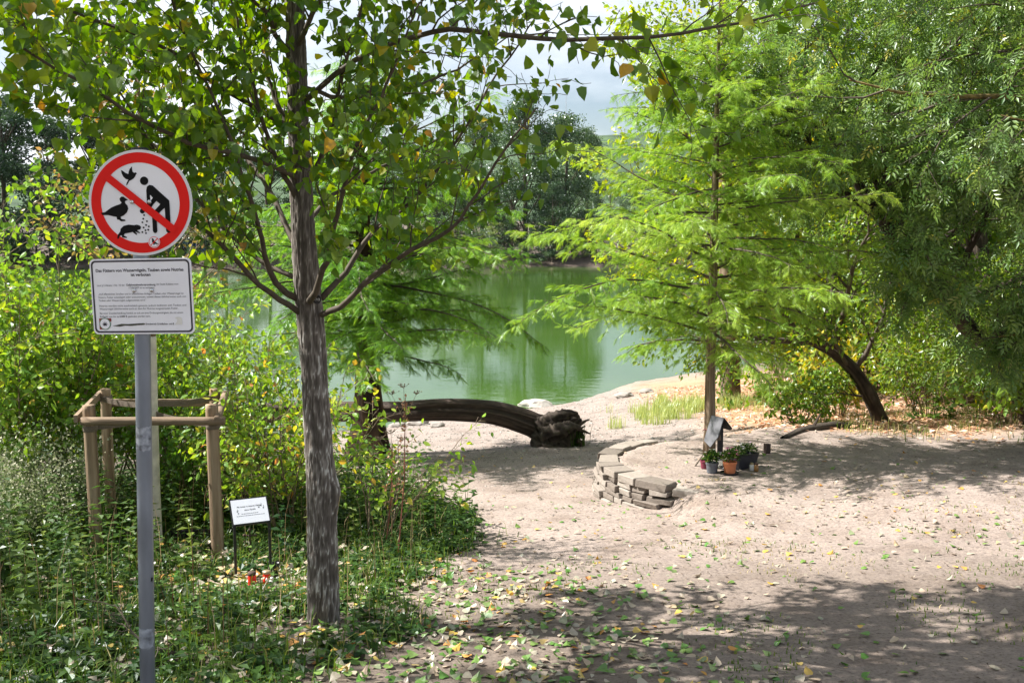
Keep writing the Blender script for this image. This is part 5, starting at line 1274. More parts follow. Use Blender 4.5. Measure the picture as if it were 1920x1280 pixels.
for e, (u, Y, h, sp, lab) in enumerate([(1570, 15.6, 1.3, .7, 'yellow-green sapling shrub behind the leaning maple trunk'), (1500, 14.2, .8, .6, 'sparse low shrub left of the leaning maple trunk'), (1720, 16.2, 1.6, 1.0, 'shrub under the ash trunk in the thicket'),
        (1830, 14.6, 1.5, 1.1, 'dense shrub beneath the slanting ash trunk'), (1900, 12.6, 1.2, .9, 'dark undergrowth shrub at the right picture edge'), (1640, 19.5, 2.0, 1.3, 'broad shrub at the back of the leaf-covered slope'), (1480, 21.0, 1.6, 1.1, 'waterside shrub behind the young cypress'),
        (1770, 18.5, 2.4, 1.4, 'tall shrub filling the thicket behind the ash'), (1890, 16.5, 2.4, 1.4, 'tall shadowy shrub behind the right edge undergrowth'), (1690, 22, 2.6, 1, 'dense shrub far back on the leafy slope'), (1600, 24, 2.4, 1, 'lakeside shrub behind the leaning maple'), (1810, 22, 2.8, 1, 'large shrub deep behind the slanting ash'), (1560, 27, 2.6, 1, 'farthest waterside shrub left of the thicket'), (1900, 19, 2.8, 1, 'large shrub behind the right picture edge'), (1740, 14.2, 1.3, 1, 'knee-high shrub in front of the thicket'), (1625, 20.6, 2.6, 1, 'rounded shrub behind the leaf-covered slope and leaning maple'), (1705, 20.0, 2.9, 1, 'leafy shrub on the slope left of the slanting ash trunk'), (1785, 15.9, 2.1, 1, 'leafy shrub right behind the slanting ash trunk'), (1865, 15.0, 2.0, 1, 'leafy shrub at the foot of the ash tree'), (1930, 13.6, 2.0, 1, 'shrub cut by the right picture edge'), (1550, 19.5, 1.8, 1, 'shrub by the shore left of the leaning maple'), (1465, 25, 2.0, 1, 'shrub at the waterline behind the young cypress trunk')]):
    if e < 3: TS_ = (TS_ if e else []) + [shrub('thicket_shrub', lab, ux(u, Y), Y, h, sp, 14, 20 + e, M_maple, .105, .060, 0, tmean=.85 if e == 0 else .5, tsd=.2, tV=KITE_V, tF=KITE_F, group='undergrowth of the thicket')]
    else: copy_thing(TS_[2 if h > 1.25 else 1], zfix((ux(u, Y), Y, 0)), e * 1.9, h / (1.75 if h > 1.25 else .95), lab)

# ------------------------------------------------------------------ far bank
def far_mesh(seed, h, w, mat, nclump, shape):
    r = np.random.default_rng(seed); n = nclump
    # lobed crown: clumps gathered round limb ends
    nl = 60; zf = r.random(nl) ** 1.05
    prof = np.interp(zf, shape[0], shape[1]); az = r.uniform(0, 2 * math.pi, nl); rad = prof * w * np.sqrt(r.uniform(.15, 1, nl))
    cen = np.stack([rad * np.cos(az), rad * np.sin(az), (.03 + .94 * zf) * h], 1)
    idx = r.integers(0, nl, n); lobe = np.array([.17, .17, .085]) * h * .5
    d = norm(r.normal(0, 1, (n, 3))) * (r.random(n)[:, None] ** .45)
    p = cen[idx] + d * lobe * r.uniform(.7, 1.3, n)[:, None]
    parts = []; 
    cV, cF = clump(seed, 7)
    V, Fl, tt = place(cV, cF, p, r.normal(0, 1, (n, 3)), r.normal(0, 1, (n, 3)), h * .024 * r.uniform(.7, 1.3, n), np.clip(r.normal(.5, .25, n), 0, 1))
    return mesh_np('crown', V, Fl, None, tt, mat=mat), cen
def far_trunk(seed, h, cen):
    r = np.random.default_rng(seed); mb = MB(); mb.tube([[0, 0, -.4], [.1, 0, h * .3], [-.1, .1, h * .6], [0, 0, h * .92]], [h * .018, h * .014, h * .009, h * .002], 8)
    for c in cen[::2]: 
        z0 = max(.08 * h, c[2] - .18 * h); mb.tube([[0, 0, z0], c * [.5, .5, 1] * [1, 1, 0] + [0, 0, (z0 + c[2]) / 2], c], [h * .006, h * .004, h * .0015], 5, cap=False)
    me_o = mb.build('trunk', M_twig); me = me_o.data; bpy.data.objects.remove(me_o); return me
shp_pop = ([0, .1, .35, .7, 1], [.45, .85, 1, .75, .2]); shp_rnd = ([0, .2, .5, .8, 1], [.75, 1, 1, .75, .25]); shp_bush = ([0, .3, .7, 1], [1, 1, .8, .3])
protos = []
for e, (h, w, m_, nc, shp) in enumerate([(16, 3.4, M_far, 3200, shp_pop), (16, 3.8, M_far, 3200, shp_pop), (13, 4.6, M_far_dark, 2900, shp_rnd), (14, 5.0, M_far_dark, 2900, shp_rnd), (5, 2.6, M_far_light, 1300, shp_bush), (5, 2.8, M_far, 1300, shp_bush)]):
    cm, cen = far_mesh(500 + e, h, w, m_, nc, shp); protos.append((h, cm, far_trunk(500 + e, h, cen)))
def far_tree(u, vtop, Y, kind, label, nm='far_tree', cat='tree', group='trees on the far bank', wide=1.0, yaw=0.0):
    h0, cm, tm = protos[kind]; x = ux(u, Y); zb = gz(x, Y) - .1; zt = P(u, vtop, Y)[2]; s_ = (zt - zb) / h0
    t = thing(nm, (x, Y, zb), label, cat, group); t.scale = (s_ * wide, s_ * wide, s_); t.rotation_euler = (0, 0, yaw)
    for nm2, me in (('trunk', tm), ('crown', cm)):
        o = bpy.data.objects.new(nm2, me); COL.objects.link(o); o.parent = t
        if nm2 == 'crown': o['kind'] = 'stuff'
for e, (u, v, Y, kd, lab, wd) in enumerate([
    (905, 205, 112, 0, 'left of the three pale poplars across the lake', 1.0), (985, 172, 108, 1, 'tallest middle poplar across the lake', 1.0), (1058, 200, 110, 0, 'right poplar across the lake left of the hill', 1.0), (1098, 240, 116, 1, 'thinner poplar at the right end of the far group', .8),
    (960, 330, 104, 2, 'dark tree low in front of the far poplars', .8), (1035, 340, 103, 3, 'broad dark tree in front of the right far poplar', .8), (1090, 400, 104, 2, 'low dark tree at the right foot of the far poplars', .9), (880, 330, 106, 1, 'grey tree at the left foot of the far poplars', 1.1),
    (-60, 190, 84, 3, 'dark tree at the far left picture edge across the water', 1.0), (30, 165, 86, 2, 'tall dark tree at the left edge across the water', 1.1), (110, 215, 88, 3, 'dark tree across the water left of the sign', 1.0), (190, 190, 92, 2, 'dark tree across the water just left of the sign top', 1.0),
    (270, 240, 96, 3, 'dark tree hidden behind the round sign across the water', 1.0), (350, 250, 100, 2, 'dark tree across the water right of the sign', 1.0), (430, 290, 102, 3, 'dark tree across the water between sign and poplar trunk', 1.0), (510, 270, 106, 2, 'dark tree across the water just left of the poplar trunk', 1.0),
    (600, 300, 108, 3, 'dark tree across the water behind the poplar trunk', 1.0), (690, 280, 110, 2, 'dark tree across the water behind the mature cypress', 1.0), (770, 300, 110, 3, 'dark tree across the water right of the mature cypress', 1.0), (835, 270, 112, 0, 'pale tree across the water left of the poplar group', 1.0),
    (1140, 345, 150, 5, 'pale round tree beside the hill view', 1.0), (1195, 330, 160, 3, 'dark tree below the blue hill', .9), (1240, 300, 140, 2, 'dark tree across the lake behind the young cypress', 1.0), (1330, 270, 130, 3, 'dark tree across the lake behind the cypress top', 1.0), (1420, 250, 128, 0, 'poplar across the lake behind the yellow tree', 1.1),
    (1520, 250, 125, 2, 'dark tree across the lake behind the thicket', 1.1), (1640, 230, 120, 3, 'dark tree far behind the ash trees', 1.2), (1760, 230, 120, 2, 'dark tree far behind the right thicket', 1.2), (1890, 230, 120, 3, 'dark tree far behind the right picture edge', 1.2)]):
    far_tree(u, v, Y + (16 if Y < 100 else 0), kd, lab, wide=wd, yaw=e * 1.7)
for e, (u, v, Y, kd, lab) in enumerate([(862, 425, 101, 4, 'bright shrub on the far bank left of the poplars'), (925, 440, 100.5, 5, 'grey-green shrub at the far water edge'), (975, 455, 101, 5, 'dark shrub at the far water edge under the poplars'), (1045, 455, 102, 4, 'pale shrub at the far shore right of the poplars'), (1105, 450, 103, 5, 'shrub on the far shore behind the cypress tips'),
    (800, 440, 101, 5, 'far shore shrub right of the mature cypress'), (400, 452, 101, 4, 'far shore shrub right of the round sign'), (480, 455, 101, 5, 'far shore shrub left of the poplar trunk'), (60, 440, 101, 5, 'far shore shrub at the left edge'), (160, 450, 101, 5, 'far shore shrub left of the sign panel'), (720, 450, 101, 4, 'far shore shrub behind the mature cypress'), (1170, 440, 110, 5, 'far shore shrub behind the bright cypress boughs'), (1290, 440, 112, 5, 'far shore shrub behind the young cypress trunk')]):
    far_tree(u, v, Y + 1.5, kd, lab, 'far_shrub', 'shrub', 'shrubs on the far bank', 1.2, e * 2.1)
for e in range(34):
    xb_ = ux(-90 + 1420 * e / 33, 101); Yb = 100.0 + 3.5 * math.sin(xb_ * 0.09) + 2.0 * math.sin(xb_ * 0.31 + 1) + 3.5 * ((e * 37) % 10) / 10; far_tree(-90 + 1420 * e / 33, 448 - 11 * ((e * 7) % 5), Yb, 5 if e % 3 else 4, 'dense shrub in the unbroken green belt along the far waterline', 'far_shrub', 'shrub', 'waterline shrub belt', 1.7, e * 1.3)
# blue tent and retaining wall on the far bank, radio mast on the hill
yt = 104.0; xt = ux(376, yt); zt2 = gz(xt, yt)
tent = thing('blue_tent', (xt, yt, zt2), 'small blue tarpaulin shelter on the far bank right of the sign', 'tent')
V = [(-1.5, -1, 0), (1.5, -1, 0), (1.5, 1, 0), (-1.5, 1, 0), (-1.3, 0, 1.7), (1.4, 0, 1.5)]
mb = MB(); mb.add(np.array(V) + [xt, yt, zt2], [[0, 4, 3], [1, 2, 5]], [[0, 1, 5, 4], [2, 3, 4, 5]]); mb.build('cover', M_blue, tent)
for s_ in (-1.3, 1.4):
    mb = MB(); mb.tube([[xt + s_, yt, zt2 - .1], [xt + s_, yt, zt2 + 1.75]], .04, 6); mb.build('pole', M_steel, tent)
xw0, xw1 = ux(120, 106), ux(380, 106)
wl_ = thing('retaining_wall', ((xw0 + xw1) / 2, 106, gz((xw0 + xw1) / 2, 106)), 'dark concrete retaining wall low on the far bank behind the sign', 'wall')
for e in range(7):
    xa = xw0 + (xw1 - xw0) * e / 7; xb = xw0 + (xw1 - xw0) * (e + 1) / 7; zz = gz((xa + xb) / 2, 106)
    mb = MB(); mb.box([(xa + xb) / 2, 106, zz + .5], ((xb - xa) / 2 - .04, .2, 1.0)); mb.build('panel', M_concrete, wl_)
xm, ym = ux(1058, 1760), 1760; zm0, zm1 = P(1058, 215, ym)[2], P(1058, 150, ym)[2]
mast = thing('radio_mast', (xm, ym, zm0 - 25), 'thin radio mast on the hilltop above the far poplars', 'mast')
mb = MB()
for a in (0, 2.09, 4.19): mb.tube([[xm + 1.1 * math.cos(a), ym + 1.1 * math.sin(a), zm0 - 30], [xm + .3 * math.cos(a), ym + .3 * math.sin(a), zm1]], [.22, .12], 6)
mb.build('lattice', M_mast, mast)
for e in range(9):
    mb = MB(); z = zm0 + (zm1 - zm0) * e / 9; mb.lathe((xm, ym, z), [(1.2 - .09 * e, 0), (1.3 - .09 * e, .3), (1.2 - .09 * e, .6)], 8); mb.build('brace', M_mast, mast)

# ------------------------------------------------------------------ ground cover and litter
rng = np.random.default_rng(123)
def scatter_xy(n, x0, x1, y0, y1, dens):
    x = rng.uniform(x0, x1, n); y = rng.uniform(y0, y1, n); k = rng.random(n) < dens(x, y); return x[k], y[k]
PLQ = (pl_l[0] + .14, pl_l[1] - .12)
def clear(x, y): return (1 - .93 * np.exp(-(((x - bx_) / .34) ** 2 + ((y - by_ + .28) / .42) ** 2) ** 2)) * (1 - .9 * np.exp(-(((x - xr - .02) / .22) ** 2 + ((y - GYF + .14) / .26) ** 2) ** 2)) * (1 - .9 * np.exp(-(((x - wt[0]) / .3) ** 2 + ((y - 7.6) / .3) ** 2) ** 2)) * clear_plaque(x, y)
def clear_plaque(x, y): return 1 - .93 * np.exp(-(((x - PLQ[0]) / .42) ** 2 + ((y - PLQ[1]) / .34) ** 2) ** 2)
def in_veg(x, y, soft=.35): return clear(x, y) * sstep(soft, -soft, x - veg_edge(y) + 1.2 * (fbm(x * 1.3, y * 1.3, 0, 40, 3) - .5)) * (y < shore(x) - .3)
def grass(nm, label, x, y, hmean, mat, tm, ts, width=.006, bend=.5, cat='grass'):
    n = len(x); z = G(x, y) - .01; h = hmean * rng.uniform(.45, 1.4, n); az = rng.uniform(0, 2 * math.pi, n)
    d = np.stack([np.cos(az), np.sin(az), np.zeros(n)], 1); w = np.stack([-np.sin(az), np.cos(az), np.zeros(n)], 1) * (width * rng.uniform(.6, 1.3, n))[:, None]
    b = bend * rng.uniform(.1, 1.1, n); p0 = np.stack([x, y, z], 1)
    p1 = p0 + np.array([0, 0, 1.0]) * (h * .55)[:, None] + d * (h * .18 * b)[:, None]; p2 = p0 + np.array([0, 0, 1.0]) * (h * (1 - .35 * b))[:, None] + d * (h * .75 * b)[:, None]
    V = np.stack([p0 - w, p0 + w, p1 - w * .8, p1 + w * .8, p2], 1).reshape(-1, 3); o = (np.arange(n) * 5)[:, None]
    F3 = np.vstack([o + [0, 1, 3], o + [0, 3, 2], o + [2, 3, 4]]); t = np.clip(rng.normal(tm, ts, n), 0, 1)
    return tag(link(nm, mesh_np(nm, V, F3, None, np.tile(t, 3), mat=mat)), label, cat, kind='stuff')
gxx, gyy = scatter_xy(52000, -7, 0.3, 4.0, 13, lambda x, y: in_veg(x, y) * (.35 + .9 * fbm(x * 2, y * 2, 0, 71, 3)) * np.where(y < 8, 1, .6))
grass('meadow_grass', 'long uneven grass among the weeds at the lower left', gxx, gyy, .17, M_grass, .30, .24, .0038, 1.0)
gxx, gyy = scatter_xy(7000, -.9, 3.5, 4.3, 7.5, lambda x, y: sstep(.52, .68, fbm(x * 1.6, y * 1.6, 0, 75, 3)))
grass('turf', 'thin short turf in the shaded bare earth', gxx, gyy, .035, M_grass, .35, .25, .004, .8)
gxx, gyy = scatter_xy(6000, 1.5, 7.5, 6.3, 10.5, lambda x, y: sstep(.50, .70, fbm(x * 1.3, y * 1.3, 0, 78, 3)))
grass('dry_turf', 'dry straw-coloured turf on the sunny slope', gxx, gyy, .035, M_grass, .80, .16, .004, .8)
# pale reed grass by the shore behind the cypress
gc = [GP(u, v) for u, v in [(1215, 795), (1240, 780), (1262, 775), (1285, 765), (1300, 772), (1345, 765), (1375, 760), (1400, 755), (1225, 762)]]
cl_ = [(g_[0] + rng.normal(0, .42), g_[1] + rng.normal(0, .4), rng.integers(15, 75)) for g_ in gc for _ in range(9)]
gxx = np.concatenate([a_[0] + rng.normal(0, .07, a_[2]) for a_ in cl_]); gyy = np.concatenate([a_[1] + rng.normal(0, .07, a_[2]) for a_ in cl_])
grass('shore_grass', 'pale green tall grass by the shore behind the young cypress', gxx, gyy, .24, leafmat('pale_grass', [(0, (.16, .24, .06)), (1, (.40, .42, .16))], .35, .04), .5, .25, .0045, .45)
gxx, gyy = scatter_xy(8000, 4.0, 10, 11.0, 16.5, lambda x, y: sstep(.48, .66, fbm(x * 1.7, y * 1.7, 0, 81, 4)) * sstep(10.6, 12.8, y + 1.6 * (fbm(x, y, 0, 83, 3) - .5)))
grass('bank_grass', 'dry grass under the leaning maple and at the right edge', gxx, gyy, .17, M_grass, .55, .30, .004, 1.0)
gcx = P(1070, 850, 14.6); gxx = gcx[0] + rng.normal(0, .09, 260); gyy = gcx[1] + rng.normal(0, .1, 260)
grass('root_grass', 'dark grass tuft growing at the fallen log root plate', gxx, gyy, .34, M_grass, .12, .1, .006, .5)

# leafy weeds: stems with paired leaves
def weed_template(seed, h, nl, leaf):
    r = np.random.default_rng(seed); V = []; Fc = []; 
    V += [(-.003, 0, 0), (.003, 0, 0), (0, .02, h)]; Fc.append((0, 1, 2))
    for k in range(nl):
        z = h * (.18 + .82 * k / nl); az = k * 1.57 + r.uniform(-.4, .4); l = leaf * (1.15 - .6 * k / nl)
        for s_ in (0, math.pi):
            d = np.array([math.cos(az + s_), math.sin(az + s_), r.uniform(-.25, .35)]); w = np.array([-math.sin(az + s_), math.cos(az + s_), 0]) * .30
            b = len(V); p0 = np.array([0, .02 * z / h, z]); V += [tuple(p0), tuple(p0 + l * (.45 * d + w + [0, 0, .05])), tuple(p0 + l * (d - [0, 0, .18])), tuple(p0 + l * (.45 * d - w + [0, 0, .05]))]
            Fc += [(b, b + 1, b + 2), (b, b + 2, b + 3)]
    return np.array(V), np.array(Fc)
def weeds(nm, label, x, y, templates, smin, smax, mat, tm, ts, cat='weeds', flower=None):
    Vs = []; Fs = []; Ts = []; off = 0; n = len(x); z = G(x, y) - .01; which = rng.integers(0, len(templates), n)
    for e, (tV, tF) in enumerate(templates):
        m = which == e; c = m.sum()
        if not c: continue
        az = rng.uniform(0, 6.28, c); up = norm(np.stack([rng.normal(0, .12, c), rng.normal(0, .12, c), np.ones(c)], 1))
        # template z is up: along = horizontal, normal = up
        V, Fl, tt = place(tV, tF, np.stack([x[m], y[m], z[m]], 1), np.stack([np.cos(az), np.sin(az), np.zeros(c)], 1), up, rng.uniform(smin, smax, c), np.clip(rng.normal(tm, ts, c), 0, 1))
        Vs.append(V); Fs.append(Fl + off); Ts.append(tt); off += len(V)
    return tag(link(nm, mesh_np(nm, np.vstack(Vs), np.vstack(Fs), None, np.concatenate(Ts), mat=mat)), label, cat, kind='stuff')
WT = [weed_template(s_, .30 + .1 * s_, 6 + s_, .075) for s_ in range(4)]; WS = [weed_template(9 + s_, .10, 3, .065) for s_ in range(3)]
wx_, wy_ = scatter_xy(4200, -6.5, .2, 5.2, 11.5, lambda x, y: in_veg(x, y, .2) * .55 * np.where((x > -2.5) & (y < 8.0), .10, 1) * np.where(y < 6.3, .35, 1) * np.where((y > 7.3) & (y < 8.3) & (x > -2.9) & (x < -2.0), .15, 1))
weeds('tall_weeds', 'tall leafy weeds standing round the tree guard', wx_, wy_, WT, .6, 1.45, M_weed, .55, .25)
wx_, wy_ = scatter_xy(9000, -5.5, .1, 4.0, 9.5, lambda x, y: in_veg(x, y, .3) * (.3 + .8 * fbm(x * 2.2, y * 2.2, 0, 91, 3)))
weeds('low_weeds', 'low ivy-like weeds covering the shaded ground at the lower left', wx_, wy_, WS, .6, 1.5, M_weed, .32, .25)
wx_, wy_ = scatter_xy(500, 3.6, 9.5, 11.6, 14.5, lambda x, y: sstep(.42, .62, fbm(x * 1.5, y * 1.5, 0, 95, 3)))
weeds('bank_weeds', 'green weeds round the foot of the leaning maple', wx_, wy_, WS + WT[:1], .8, 1.8, M_weed, .45, .25)
# feathery white wildflowers at the left edge
def flower_template(seed):
    r = np.random.default_rng(seed); V = []; Fc = []; Tn = []
    h = .75
    for k in range(7):
        az = r.uniform(0, 6.28); tip = np.array([.16 * math.cos(az) * r.random(), .16 * math.sin(az) * r.random(), h * r.uniform(.7, 1.05)]); b = len(V)
        V += [(-.003, 0, 0), (.003, 0, 0), tuple(tip)]; Fc.append((b, b + 1, b + 2)); Tn.append(.1)
        for q_ in range(16):
            f = r.uniform(.45, 1.05); c = tip * f + r.normal(0, .035, 3); d = norm(r.normal(0, 1, 3)); e = norm(np.cross(d, r.normal(0, 1, 3))); s_ = r.uniform(.010, .022); b = len(V)
            V += [tuple(c), tuple(c + s_ * (d + .5 * e)), tuple(c + s_ * (d - .5 * e))]; Fc.append((b, b + 1, b + 2)); Tn.append(r.uniform(.2, 1))
    return np.array(V), np.array(Fc), np.array(Tn)
Vs, Fs, Ts, off = [], [], [], 0
for s_ in range(3):
    tV, tF, tn = flower_template(s_)
    fx_, fy_ = scatter_xy(210, -5.2, -2.6, 6.2, 9.0, lambda x, y: sstep(-3.1, -3.9, x + .05 * (y - 6)) * .75 + 0 * x)
    az = rng.uniform(0, 6.28, len(fx_)); V, Fl, _ = place(tV, tF, np.stack([fx_, fy_, G(fx_, fy_)], 1), np.stack([np.cos(az), np.sin(az), 0 * az], 1), np.tile([0, 0, 1.0], (len(fx_), 1)), rng.uniform(.8, 1.45, len(fx_)), .5)
    Vs.append(V); Fs.append(Fl + off); Ts.append(np.tile(tn, len(fx_))); off += len(V)
tag(link('wildflowers', mesh_np('wildflowers', np.vstack(Vs), np.vstack(Fs), None, np.concatenate(Ts), mat=M_flower)), 'mass of feathery whitish wildflowers at the left edge', 'wildflowers', kind='stuff')
# dry brown stems among the weeds
x, y = scatter_xy(900, -6, -.6, 4.6, 10.5, lambda x, y: in_veg(x, y, .2) * .6); m = len(x)
grass('dry_stems', 'thin dry brown stems standing among the weeds', x, y, .55, leafmat('dry_stem', [(0, (.10, .055, .03)), (1, (.34, .26, .15))], .2, .02), .5, .3, .0025, .35, 'dry stems')
# one red dry stalk in front of the arching shrub, umbel heads
for u, v0, vt, Y, lab in [(742, 1030, 745, 7.3, 'tall red-brown dry stalk with seed heads right of the poplar'), (718, 1010, 830, 7.6, 'shorter dry stalk beside the tall red one')]:
    b = zfix((ux(u, Y), Y, 0)); tp2 = P(u + 18, vt, Y); stl = thing('dry_stalk', b, lab, 'dry plant'); mb = MB(); mid = (b + tp2) / 2 + [.02, 0, 0]; mb.tube([b, mid, tp2], [.006, .005, .003], 6); mb.build('stem', plain('red_stem', (.22, .075, .045), .8), stl)
    r = np.random.default_rng(int(u)); mb = MB()
    for k in range(60):
        f = r.uniform(.35, 1.0); c = b + (tp2 - b) * f + r.normal(0, .022, 3); d = norm(r.normal(0, 1, 3)); e = norm(np.cross(d, r.normal(0, 1, 3))); s_ = .022
        mb.add([c, c + s_ * (d + .4 * e), c + s_ * 1.6 * d, c + s_ * (d - .4 * e)], [[0, 1, 2], [0, 2, 3]], tint=.2)
    tag(mb.build('seed_heads', M_litter, stl), kind='stuff')
    for k in range(3):
        tip = tp2 + np.array([-.10 + .09 * k, 0, .02 + .05 * (k % 2)]); mb = MB(); mb.tube([b + (tp2 - b) * .86, tip], [.0025, .0015], 5)
        for q_ in range(14): e2 = tip + np.array([r.normal(0, .022), r.normal(0, .02), .022 + r.normal(0, .004)]); mb.tube([tip, e2], .0012, 3, cap=False); mb.box(e2, (.004, .004, .003))
        mb.build('umbel', M_twig_pale, stl)

# fallen leaves: the largest are parts of the ground, the rest one mass
def fallen(n, x0, x1, y0, y1, dens, size, tintf):
    x, y = scatter_xy(n, x0, x1, y0, y1, dens); m = len(x); p = np.stack([x, y, G(x, y) + rng.uniform(.004, .018, m)], 1)
    T = rng.normal(0, 1, (m, 3)); T[:, 2] = rng.normal(0, .16, m); N = np.stack([rng.normal(0, .32, m), rng.normal(0, .32, m), np.where(rng.random(m) < .5, 1, -1.0)], 1)
    return p, T, N, size * .75 * rng.uniform(.45, 1.3, m), tintf(m)
def t_green(m):
    t = rng.choice([0, 1, 2, 3], m, p=[.42, .14, .34, .10]); return np.where(t == 0, rng.uniform(0, .36, m), np.where(t == 1, rng.uniform(.42, .60, m), np.where(t == 2, rng.uniform(.6, .74, m), rng.uniform(.78, 1, m))))
def t_dry(m):
    t = rng.choice([0, 1, 2], m, p=[.12, .62, .26]); return np.where(t == 0, rng.uniform(.1, .45, m), np.where(t == 1, rng.uniform(.55, .76, m), rng.uniform(.76, .98, m)))
sets = [fallen(5600, -2.6, 2.0, 4.3, 7.3, lambda x, y: .9 * sstep(1.9, -.2, x + .28 * (y - 5)) * sstep(7.2, 6.3, y + .5 * (fbm(x * 2, y * 2, 0, 97) - .5)), .060, t_green),
        fallen(520, .3, 4.6, 4.3, 7.3, lambda x, y: .7 + 0 * x, .055, t_green),
        fallen(2600, .6, 7.5, 6.0, 10.2, lambda x, y: sstep(.40, .62, fbm(x * .9, y * .9, 0, 101, 3)) * sstep(.6, 2.6, x) * (.25 + .75 * np.exp(-((y - 7.4 - .12 * x) / .8) ** 2)), .050, t_dry),
        fallen(500, -1.2, 6.0, 6.8, 14, lambda x, y: .8 + 0 * x, .055, t_dry),
        fallen(260, -.6, 2.5, 6.6, 9.5, lambda x, y: .8 + 0 * x, .058, t_green),
        fallen(1500, -3.2, -.2, 6.3, 8.2, lambda x, y: in_veg(x, y, .5) * .9, .066, t_green)]
sw = fallen(1500, -3.6, -.6, 4.2, 6.6, lambda x, y: .75 + 0 * x, .058, t_green); sw[0][:, 2] += rng.uniform(.0, .07, len(sw[0])); sets.append(sw)
sl = fallen(900, -3.1, -1.0, 6.1, 7.7, lambda x, y: .7 + 0 * x, .055, lambda m: np.where(rng.random(m) < .6, t_dry(m), t_green(m))); sl[0][:, 2] += rng.uniform(.0, .09, len(sl[0])); sets.append(sl)
sets.append(fallen(160, PLQ[0] - .4, PLQ[0] + .5, PLQ[1] - .35, PLQ[1] + .5, lambda x, y: .9 + 0 * x, .05, t_dry))
p_, T_, N_, S_, t_ = [np.concatenate([s_[k] for s_ in sets]) for k in range(5)]
jit = rng.uniform(-.5, .5, len(p_))
msk = leaf_objects(ground, p_, T_, N_, S_, t_, HEART_V, HEART_F, M_fallen, 300, 'fallen_leaf', margin=0, jit=jit)
V, Fl, tt = place(HEART_V, HEART_F, p_[msk], T_[msk], N_[msk], S_[msk], t_[msk], jit[msk])
tag(link('fallen_leaves', mesh_np('fallen_leaves', V, Fl, None, tt, mat=M_fallen), ground), kind='stuff')
x, y = scatter_xy(30000, 2.0, 13, 10.8, 24, lambda x, y: sstep(2.6, 4.6, x + 2 * (fbm(x, y, 0, 40, 3) - .5)) * sstep(11.0, 13.0, y + .4 * (x < 3.5)) * (.35 + .8 * fbm(x * 1.5, y * 1.5, 0, 105, 3)))
m = len(x); V, Fl, tt = place(KITE_V, KITE_F, np.stack([x, y, G(x, y) + rng.uniform(.005, .03, m)], 1), np.stack([rng.normal(0, 1, m), rng.normal(0, 1, m), rng.normal(0, .2, m)], 1), np.stack([rng.normal(0, .4, m), rng.normal(0, .4, m), np.ones(m)], 1), .085 * rng.uniform(.6, 1.3, m), rng.random(m))
tag(link('leaf_litter', mesh_np('leaf_litter', V, Fl, None, tt, mat=M_litter)), 'rust-brown leaf litter on the slope under the trees', 'leaf litter', kind='stuff')
# twigs, bark crumbs and dry leaf bits trodden into the earth
x, y = scatter_xy(9000, -1.6, 7.5, 4.3, 14, lambda x, y: .25 + .75 * fbm(x * 1.5, y * 1.5, 0, 121, 3))
m = len(x); V, Fl, tt = place(np.array(KITE_V) * [.5, 1, 1], KITE_F, np.stack([x, y, G(x, y) + .006], 1), np.stack([rng.normal(0, 1, m), rng.normal(0, 1, m), rng.normal(0, .12, m)], 1), np.stack([rng.normal(0, .3, m), rng.normal(0, .3, m), np.ones(m)], 1), rng.uniform(.010, .040, m), np.clip(rng.normal(.35, .35, m), 0, 1))
tag(link('trodden_debris', mesh_np('trodden_debris', V, Fl, None, tt, mat=M_mulch)), 'crumbs of twig and bark trodden into the bare earth', 'debris', kind='stuff')
# pebbles on the beach
x, y = scatter_xy(9000, -3.5, 6, 8, 24.5, lambda x, y: sstep(8, 15, y) * (.3 + .7 * fbm(x * 2, y * 2, 0, 111)) * (x > veg_edge(y)) * (1 - .0 * x))
m = len(x); OV = np.array([(1, 0, 0), (-1, 0, 0), (0, 1, 0), (0, -1, 0), (0, 0, .6), (0, 0, -.6)]) * .5; OF = np.array([(0, 2, 4), (2, 1, 4), (1, 3, 4), (3, 0, 4), (2, 0, 5), (1, 2, 5), (3, 1, 5), (0, 3, 5)])
V, Fl, tt = place(OV, OF, np.stack([x, y, G(x, y) + .003], 1), rng.normal(0, 1, (m, 3)) * [1, 1, .2], rng.normal(0, .2, (m, 3)) + [0, 0, 1], rng.uniform(.014, .060, m) * (.6 + .4 * (y > 14)), rng.random(m))
tag(link('beach_pebbles', mesh_np('beach_pebbles', V, Fl, None, tt, mat=M_rock)), 'scattered pebbles on the pale beach', 'pebbles', kind='stuff')
# rocks at the water edge
for e, (u, v, s_, lab) in enumerate([(1003, 762, .26, 'pale boulder at the water edge behind the fallen log'), (785, 797, .20, 'flat rock at the water edge under the log'), (745, 800, .14, 'small dark rock at the water edge beside the cypress trunk'), (1172, 744, .16, 'small rock on the shore left of the tall grass'), (1213, 735, .14, 'stone at the shore behind the shore grass'), (820, 800, .12, 'little stone on the beach under the arching log')]):
    g_ = GP(u, v); g_[2] = gz(g_[0], g_[1]); bm = bmesh.new(); bmesh.ops.create_icosphere(bm, subdivisions=3, radius=1.0)
    for vtx in bm.verts:
        c = vtx.co; nzv = float(fbm(np.array([c.x * 1.3 + e * 7]), np.array([c.y * 1.3]), np.array([c.z * 1.3]), 200 + e, 3)[0]); c *= (.55 + .9 * nzv); c.x *= 1.35; c.z *= .62
    bmesh.ops.scale(bm, vec=(s_, s_, s_), verts=list(bm.verts)); bmesh.ops.translate(bm, vec=Vector(g_) + Vector((0, 0, s_ * .12)), verts=list(bm.verts))
    me = bpy.data.meshes.new('shore_rock'); bm.to_mesh(me); bm.free(); a = me.attributes.new('tint', 'FLOAT', 'POINT'); a.data.foreach_set('value', np.full(len(me.vertices), .35 + .5 * (e == 0), np.float32)); me.materials.append(M_rock)
    tag(link('shore_rock', me), lab, 'rock')
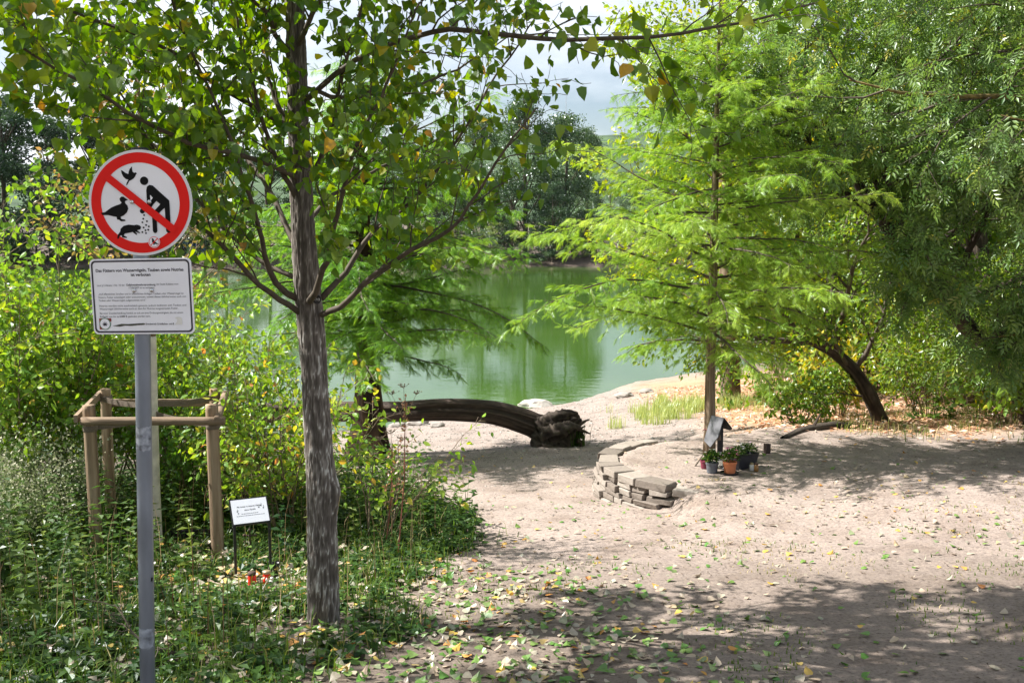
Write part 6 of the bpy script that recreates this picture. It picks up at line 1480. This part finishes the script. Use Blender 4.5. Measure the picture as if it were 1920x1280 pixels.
# old log lying under the maple, dead branch in the weeds
a, b = GP(1468, 822), GP(1600, 800)
lo = thing('rotten_log', zfix((a + b) / 2), 'rotten log lying on the ground left of the leaning maple', 'log')
bark_tube('trunk', M_bark_dark, lo, [a + [0, 0, .0], a + (b - a) * .35 + [0, .1, .02], a + (b - a) * .7 + [0, 0, .03], b + [0, 0, .0]], [.03, .065, .075, .05], 60, 18, 2, 3, .2, 55)
mb = MB(); mb.tube([a + (b - a) * .4 + [0, 0, .10], a + (b - a) * .45 + [0, -.1, .26]], [.02, .008], 6); mb.build('branch_stub', M_bark_dark, lo)
rng = np.random.default_rng(8)
g_ = GP(370, 1225); db = thing('dead_branch', zfix(g_), 'dead forked branch lying in the weeds right of the sign pole', 'branch'); brs = []
grow(rng, GP(385, 1245) + [0, 0, .02], (-.5, .5, .45), .62, .011, 0, brs, (5, 3), (.7, .8), .5, .22, 0)
for p2, r2, l2 in brs:
    mb = MB(); mb.tube(p2, np.maximum(r2, .0025), 6); mb.build('twig', M_bark_dark if False else M_twig, db)

# poplars standing left of the camera, whose crowns shade the foreground
def shade_poplar(x, y, h, seed, label):
    r = np.random.default_rng(seed); b = zfix((x, y, 0)); t = thing('poplar_tree', b, label, 'tree', 'poplars along the path')
    bark_tube('trunk', M_bark_pop, t, [b - [0, 0, .1], b + [.05, 0, 1.6], b + [0, .05, h * .5], b + [0, 0, h]], [.12, .10, .06, .01], 120, 40, 3, 1.2, .085, seed, 2.0)
    brs = []
    for k in range(34):
        f = k / 34; z = 1.9 + (h - 2.3) * f; az = k * 2.4; grow(r, b + [0, 0, z], norm([math.cos(az), math.sin(az), .6]), np.interp(f, [0, .4, 1], [2.3, 2.4, .8]), .02, 0, brs, (7, 4), (.7, .8), .45, .1, .2)
    leafy(t, brs, r, M_poplar, KITE_V, KITE_F, .125, .060, 1, down=.6)
shade_poplar(-6.3, 4.9, 9.0, 301, 'second poplar left of the sign, outside the left picture edge')
shade_poplar(-3.4, 1.2, 8.5, 302, 'third poplar behind the camera on the left')

# ------------------------------------------------------------------ the air over the lake
mh, nth, oh = nodes_of('summer_haze')
pv = nth.nodes.new('ShaderNodeVolumePrincipled'); pv.inputs['Color'].default_value = (.80, .88, 1.0, 1); pv.inputs['Density'].default_value = .000045
pv.inputs['Anisotropy'].default_value = .2
nth.links.new(pv.outputs['Volume'], oh.inputs['Volume'])
mb = MB(); mb.box((0, 1640, 140), (3050, 1990, 147)); hz = mb.build('haze', mh); tag(hz, kind='stuff')
